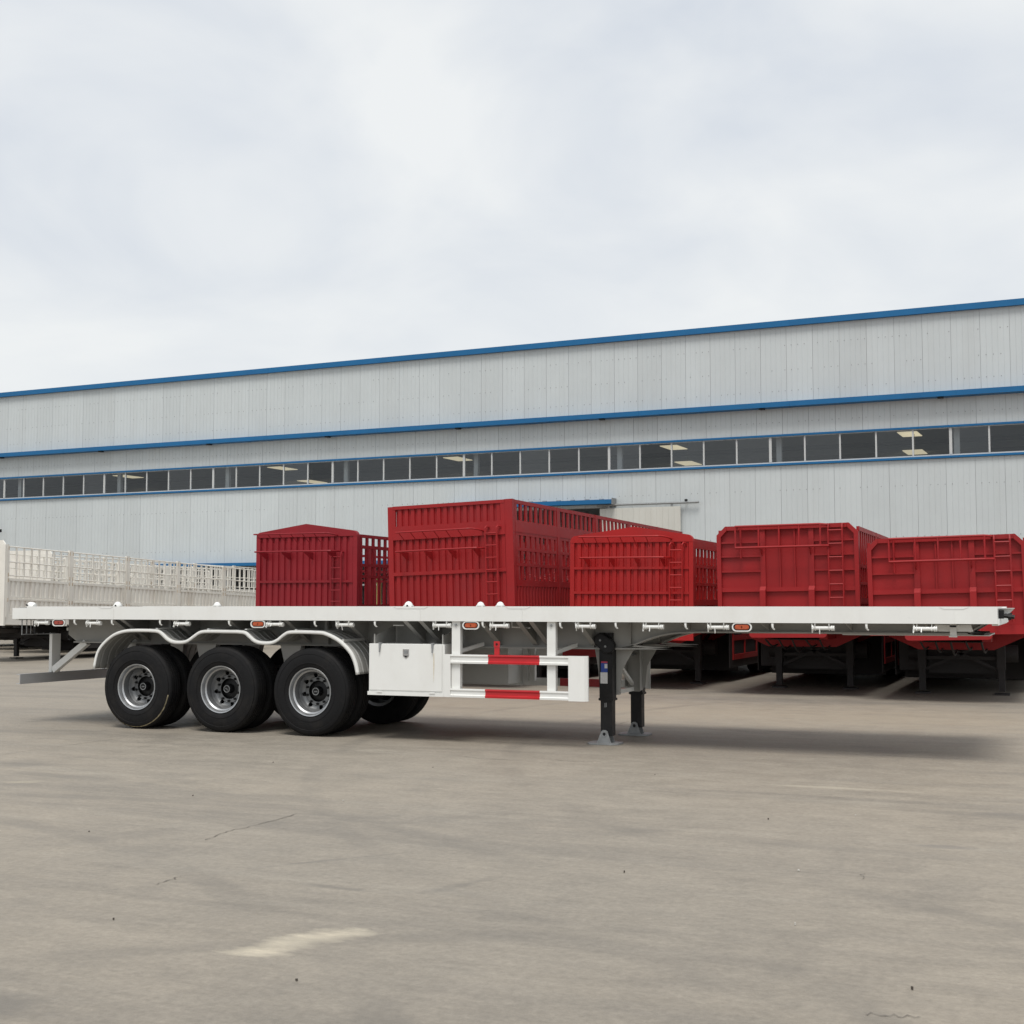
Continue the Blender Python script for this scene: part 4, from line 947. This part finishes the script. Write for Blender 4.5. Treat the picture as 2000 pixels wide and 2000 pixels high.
# doors
cn = B('door_canopy', (-10.6, -3.15, -.55, -.004, 5.63, 5.80), 'blue_trim', BX)
t = -10.5
while t < -3.2:
    B('canopy_lug', (t, t + .18, -.50, -.42, 5.80, 5.835), 'galvanised', cn); t += .62
B('canopy_end', (-3.1495, -3.12, -.50, -.02, 5.60, 5.86), 'interior_dark', cn)
dr = MB().box(-3.78, -.40, -.17, -.12, .05, 5.46).build('sliding_door', 'door_beige', BX)
dpm = panel_mesh(5.40, .2, 'door_beige'); 
for k in range(14): 
    m_ = B('door_board', (-3.775 + k * .2405, -3.775 + k * .2405 + .234, -.178, -.1705, .08, 5.43), 'door_beige', dr)
dl_ = MB().tube([(-3.9, -.16, 5.60), (.34, -.16, 5.60)], .045, 8).build('door_track', 'galvanised', BX)
for t in (-3.4, -.75): B('hanger', (t - .05, t + .05, -.17, -.15, 5.461, 5.555), 'galvanised', dl_)
B('track_stop', (-.22, -.12, -.2, -.12, 5.646, 5.73), 'black_metal', dl_)
cn2 = B('door_canopy', (-26.8, -12.0, -.5, -.004, 3.38, 3.52), 'blue_trim', BX)
mat('post_yellow', (.55, .45, .16), .6, var=.1)
for t in (-14.25, -19.5): B('door_post', (t, t + .14, -.02, .14, 0, 2.75), 'post_yellow', BX)
B('door_leaf', (-13.75, -12.75, .14, .20, .05, 3.2), 'column_grey', BX)
B('door_rail', (-19.36, -14.251, .02, .10, 2.45, 2.52), 'window_frame', BX)
wl = MB(); wl.box(-37.3, -36.20, -.42, -.34, 5.30, 5.39); wl.box(-36.22, -36.10, -.45, -.30, 5.27, 5.42); wl.box(-37.0, -36.94, -.34, -.004, 5.32, 5.37); wl.build('wall_lamp', 'black_metal', BX)

# ------------------------------------------------------------------ small litter on the concrete
LIT = [(11.91, -7.19), (12.79, -7.23), (10.12, -9.0), (11.01, -5.94), (9.6, -1.82), (8.84, -9.1), (5.73, -2.39), (12.82, -8.11), (11.68, -5.83), (10.13, -0.91), (7.42, -2.14), (7.4, 1.33), (8.67, -8.42), (8.68, -8.25), (6.78, -6.38), (7.07, -6.14), (7.71, -4.41), (7.22, -5.19), (6.39, -4.64), (10.07, -6.21), (10.72, -6.28), (10.86, -4.9), (11.12, -3.99), (9.78, -4.52), (11.7, -3.56), (10.15, -5.61), (12.57, -8.12), (11.52, -6.93)]
for i, q in enumerate(LIT[::2]):
    m = MB(); n = 7; r = random.uniform(.004, .0085); P = [(r * random.uniform(.5, 1.4) * math.cos(2 * math.pi * k / n), r * random.uniform(.4, 1.) * math.sin(2 * math.pi * k / n)) for k in range(n)]
    m.prism(P, .0, random.uniform(.006, .014), 'z'); o = m.build('litter_scrap', 'scrap' if i % 4 else 'pebble'); o.location = (q[0], q[1], .003); o.rotation_euler = (0, 0, random.uniform(0, 6))
    tag(o, 'tiny scrap of litter lying on the bare concrete', 'litter', 'scraps lying on the concrete')
